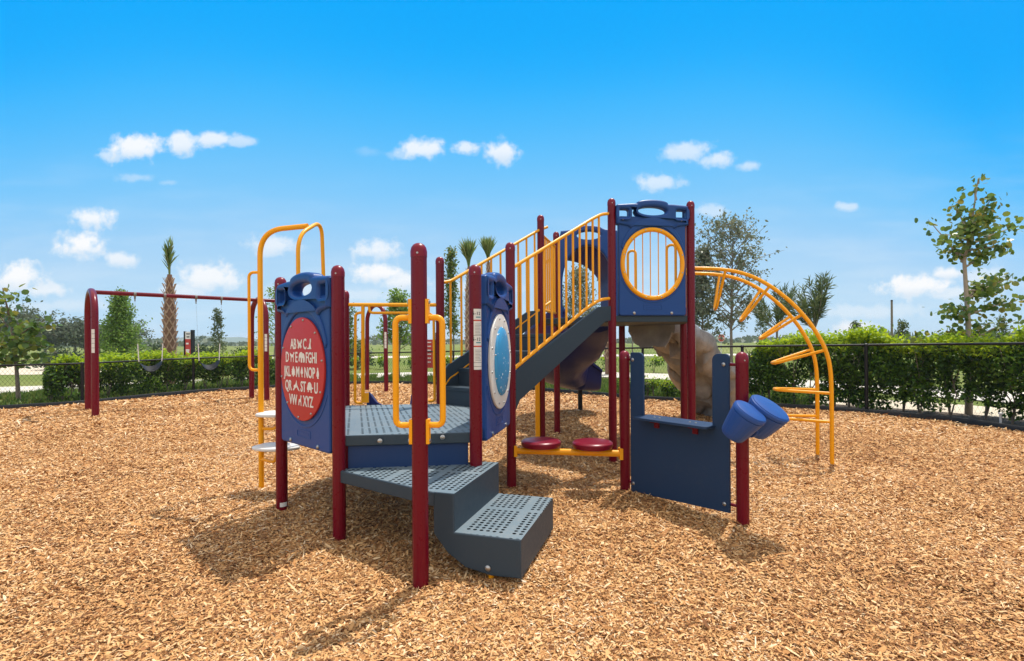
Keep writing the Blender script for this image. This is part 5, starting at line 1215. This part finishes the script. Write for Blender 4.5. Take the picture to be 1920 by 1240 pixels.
def stop():
    d = 46; c = P(1352, 634, d); t = thing('stop_sign', 'small red octagonal stop sign far off beside the airy grey-green tree', 'road sign', (c.x, d, 0)); r = .36
    m = MB(); m.tube([(c.x, d, -.1), (c.x, d, c.z + .1)], .035, 8); m.build('sign_post', M['pipe'], t)
    oc = lambda q: [(q * math.cos(PI / 8 + k * PI / 4), q * math.sin(PI / 8 + k * PI / 4)) for k in range(8)]
    f = Matrix.Translation((c.x, d - .04, c.z)) @ Matrix.Rotation(PI / 2, 4, 'X')
    link('sign_plate', xf(flat([oc(r)], .02), f), M['white'], t); link('red_plate', xf(flat([oc(r * .92)], .008), f @ Matrix.Translation((0, 0, .016))), M['sign_red'], t)
    me = text('STOP', .30, .006); link('lettering', xf(me, f @ Matrix.Translation((0, -.11, .025))), M['white'], t)
stop()
def pole(label, px, ytop, d, r, head=False):
    c = P(px, ytop, d); t = thing('utility_pole', label, 'pole', (c.x, d, 0), 'thin poles beyond the fence')
    m = MB(); m.tube([(c.x, d, -.2), (c.x, d, c.z * .5), (c.x, d, c.z)], [r, r * .9, r * .75], 10); m.build('shaft', M['bark'], t)
    m = MB(); m.lathe((c.x, d, c.z - .01), (0, 0, 1), [(0, r * .85), (.05, r * .85), (.07, r * .3)], 10); m.build('cap', M['black'], t)
pole('thin grey pole rising above the taller hedge, left of the round-leaved tree', 1672, 565, 22, .05)
pole('thin distant pole seen under the tower deck', 1185.5, 600, 60, .08)
def riser():
    g = G(1893, 803); t = thing('standpipe', 'short grey standpipe at the edging, in front of the taller hedge', 'pipe', (g.x, g.y + .14, 0)); b = WORLD[t.name]; z = V(1893, 777, b, b + Vector((1, 0, 0))).z
    m = MB(); m.tube([b + Vector((0, 0, -.1)), b + Vector((0, 0, z))], .016, 12); m.build('riser_tube', M['pipe'], t)
    m = MB(); m.lathe(b + Vector((0, 0, z)), (0, 0, 1), [(0, .03), (.02, .03), (.026, .02)], 14); m.build('cap', M['pipe'], t)
riser()

# ------------------------------------------------------------------ far land
def hills():
    m = MB(); n = 60; vs, fs = [], []
    for k in range(n + 1):
        a = R(-62) + R(60) * k / n; r = 900; h = 7 + 5 * math.sin(k * .35) * math.sin(k * .13 + 1) + 1.2 * math.sin(k * 1.7); h *= min(1, (n - k) / 12, k / 6 + .3)
        for (rr, z) in ((r - 120, -.5), (r, max(h, .2)), (r + 160, -.5)): vs.append((rr * math.sin(a), rr * math.cos(a), z))
    for k in range(n): fs += [(3 * k, 3 * k + 3, 3 * k + 4, 3 * k + 1), (3 * k + 1, 3 * k + 4, 3 * k + 5, 3 * k + 2)]
    m.add(vs, fs); tag(m.build('hills', M['hill'], sharp=None), kind='structure')
hills()
def far_wood():
    rg = np.random.default_rng(90); n = 9000; a = rg.uniform(R(-60), R(60), n); r = rg.uniform(240, 330, n); prof = 2.2 + 1.6 * np.sin(a * 31) * np.sin(a * 12 + 1) + .9 * np.sin(a * 90); z = rg.uniform(0, 1, n) * np.maximum(prof, .5)
    pts = np.stack([r * np.sin(a), r * np.cos(a), z], 1); o = link('far_woods', leaves(pts, 2.2, 'rhomb', .2, .7), M['leaf_wood'], sharp=None); tag(o, 'low line of far trees along the horizon', 'treeline', kind='stuff')
far_wood()
def lawn():
    rg = np.random.default_rng(91); n = 52000; s = rg.uniform(s_of_px(-40), s_of_px(1500), n); o = rg.uniform(.15, 4.3, n)
    xs = at_np(s); tg = at_np(s + .05) - xs; tg /= np.linalg.norm(tg, axis=1)[:, None] + 1e-9; nr = np.stack([-tg[:, 1], tg[:, 0]], 1) * SGN
    pts = np.concatenate([xs + nr * o[:, None], np.full((n, 1), -.05)], 1); dirs = np.stack([rg.normal(0, .35, n), rg.normal(0, .35, n), np.ones(n)], 1)
    ob = link('grass', leaves(pts, .13, 'blade', 0, .22, .5, dirs), M['grass_blade'], sharp=None); tag(ob, 'rough green grass between the fence and the path', 'grass', kind='stuff')
lawn()
def haze():
    m = MB(); m.box((0, 0, 8.2), (10400, 10400, 18.6)); t = NT('air'); t.t.nodes.remove(t.b)
    v = t.n('ShaderNodeVolumePrincipled'); v.inputs['Color'].default_value = (.80, .88, .97, 1); v.inputs['Density'].default_value = .0004; t.l(v.outputs[0], t.o.inputs['Volume'])
    tag(m.build('haze', t.m, sharp=None), 'thin pale air fading the far fields and hills', 'haze', kind='stuff')
haze()
chips()
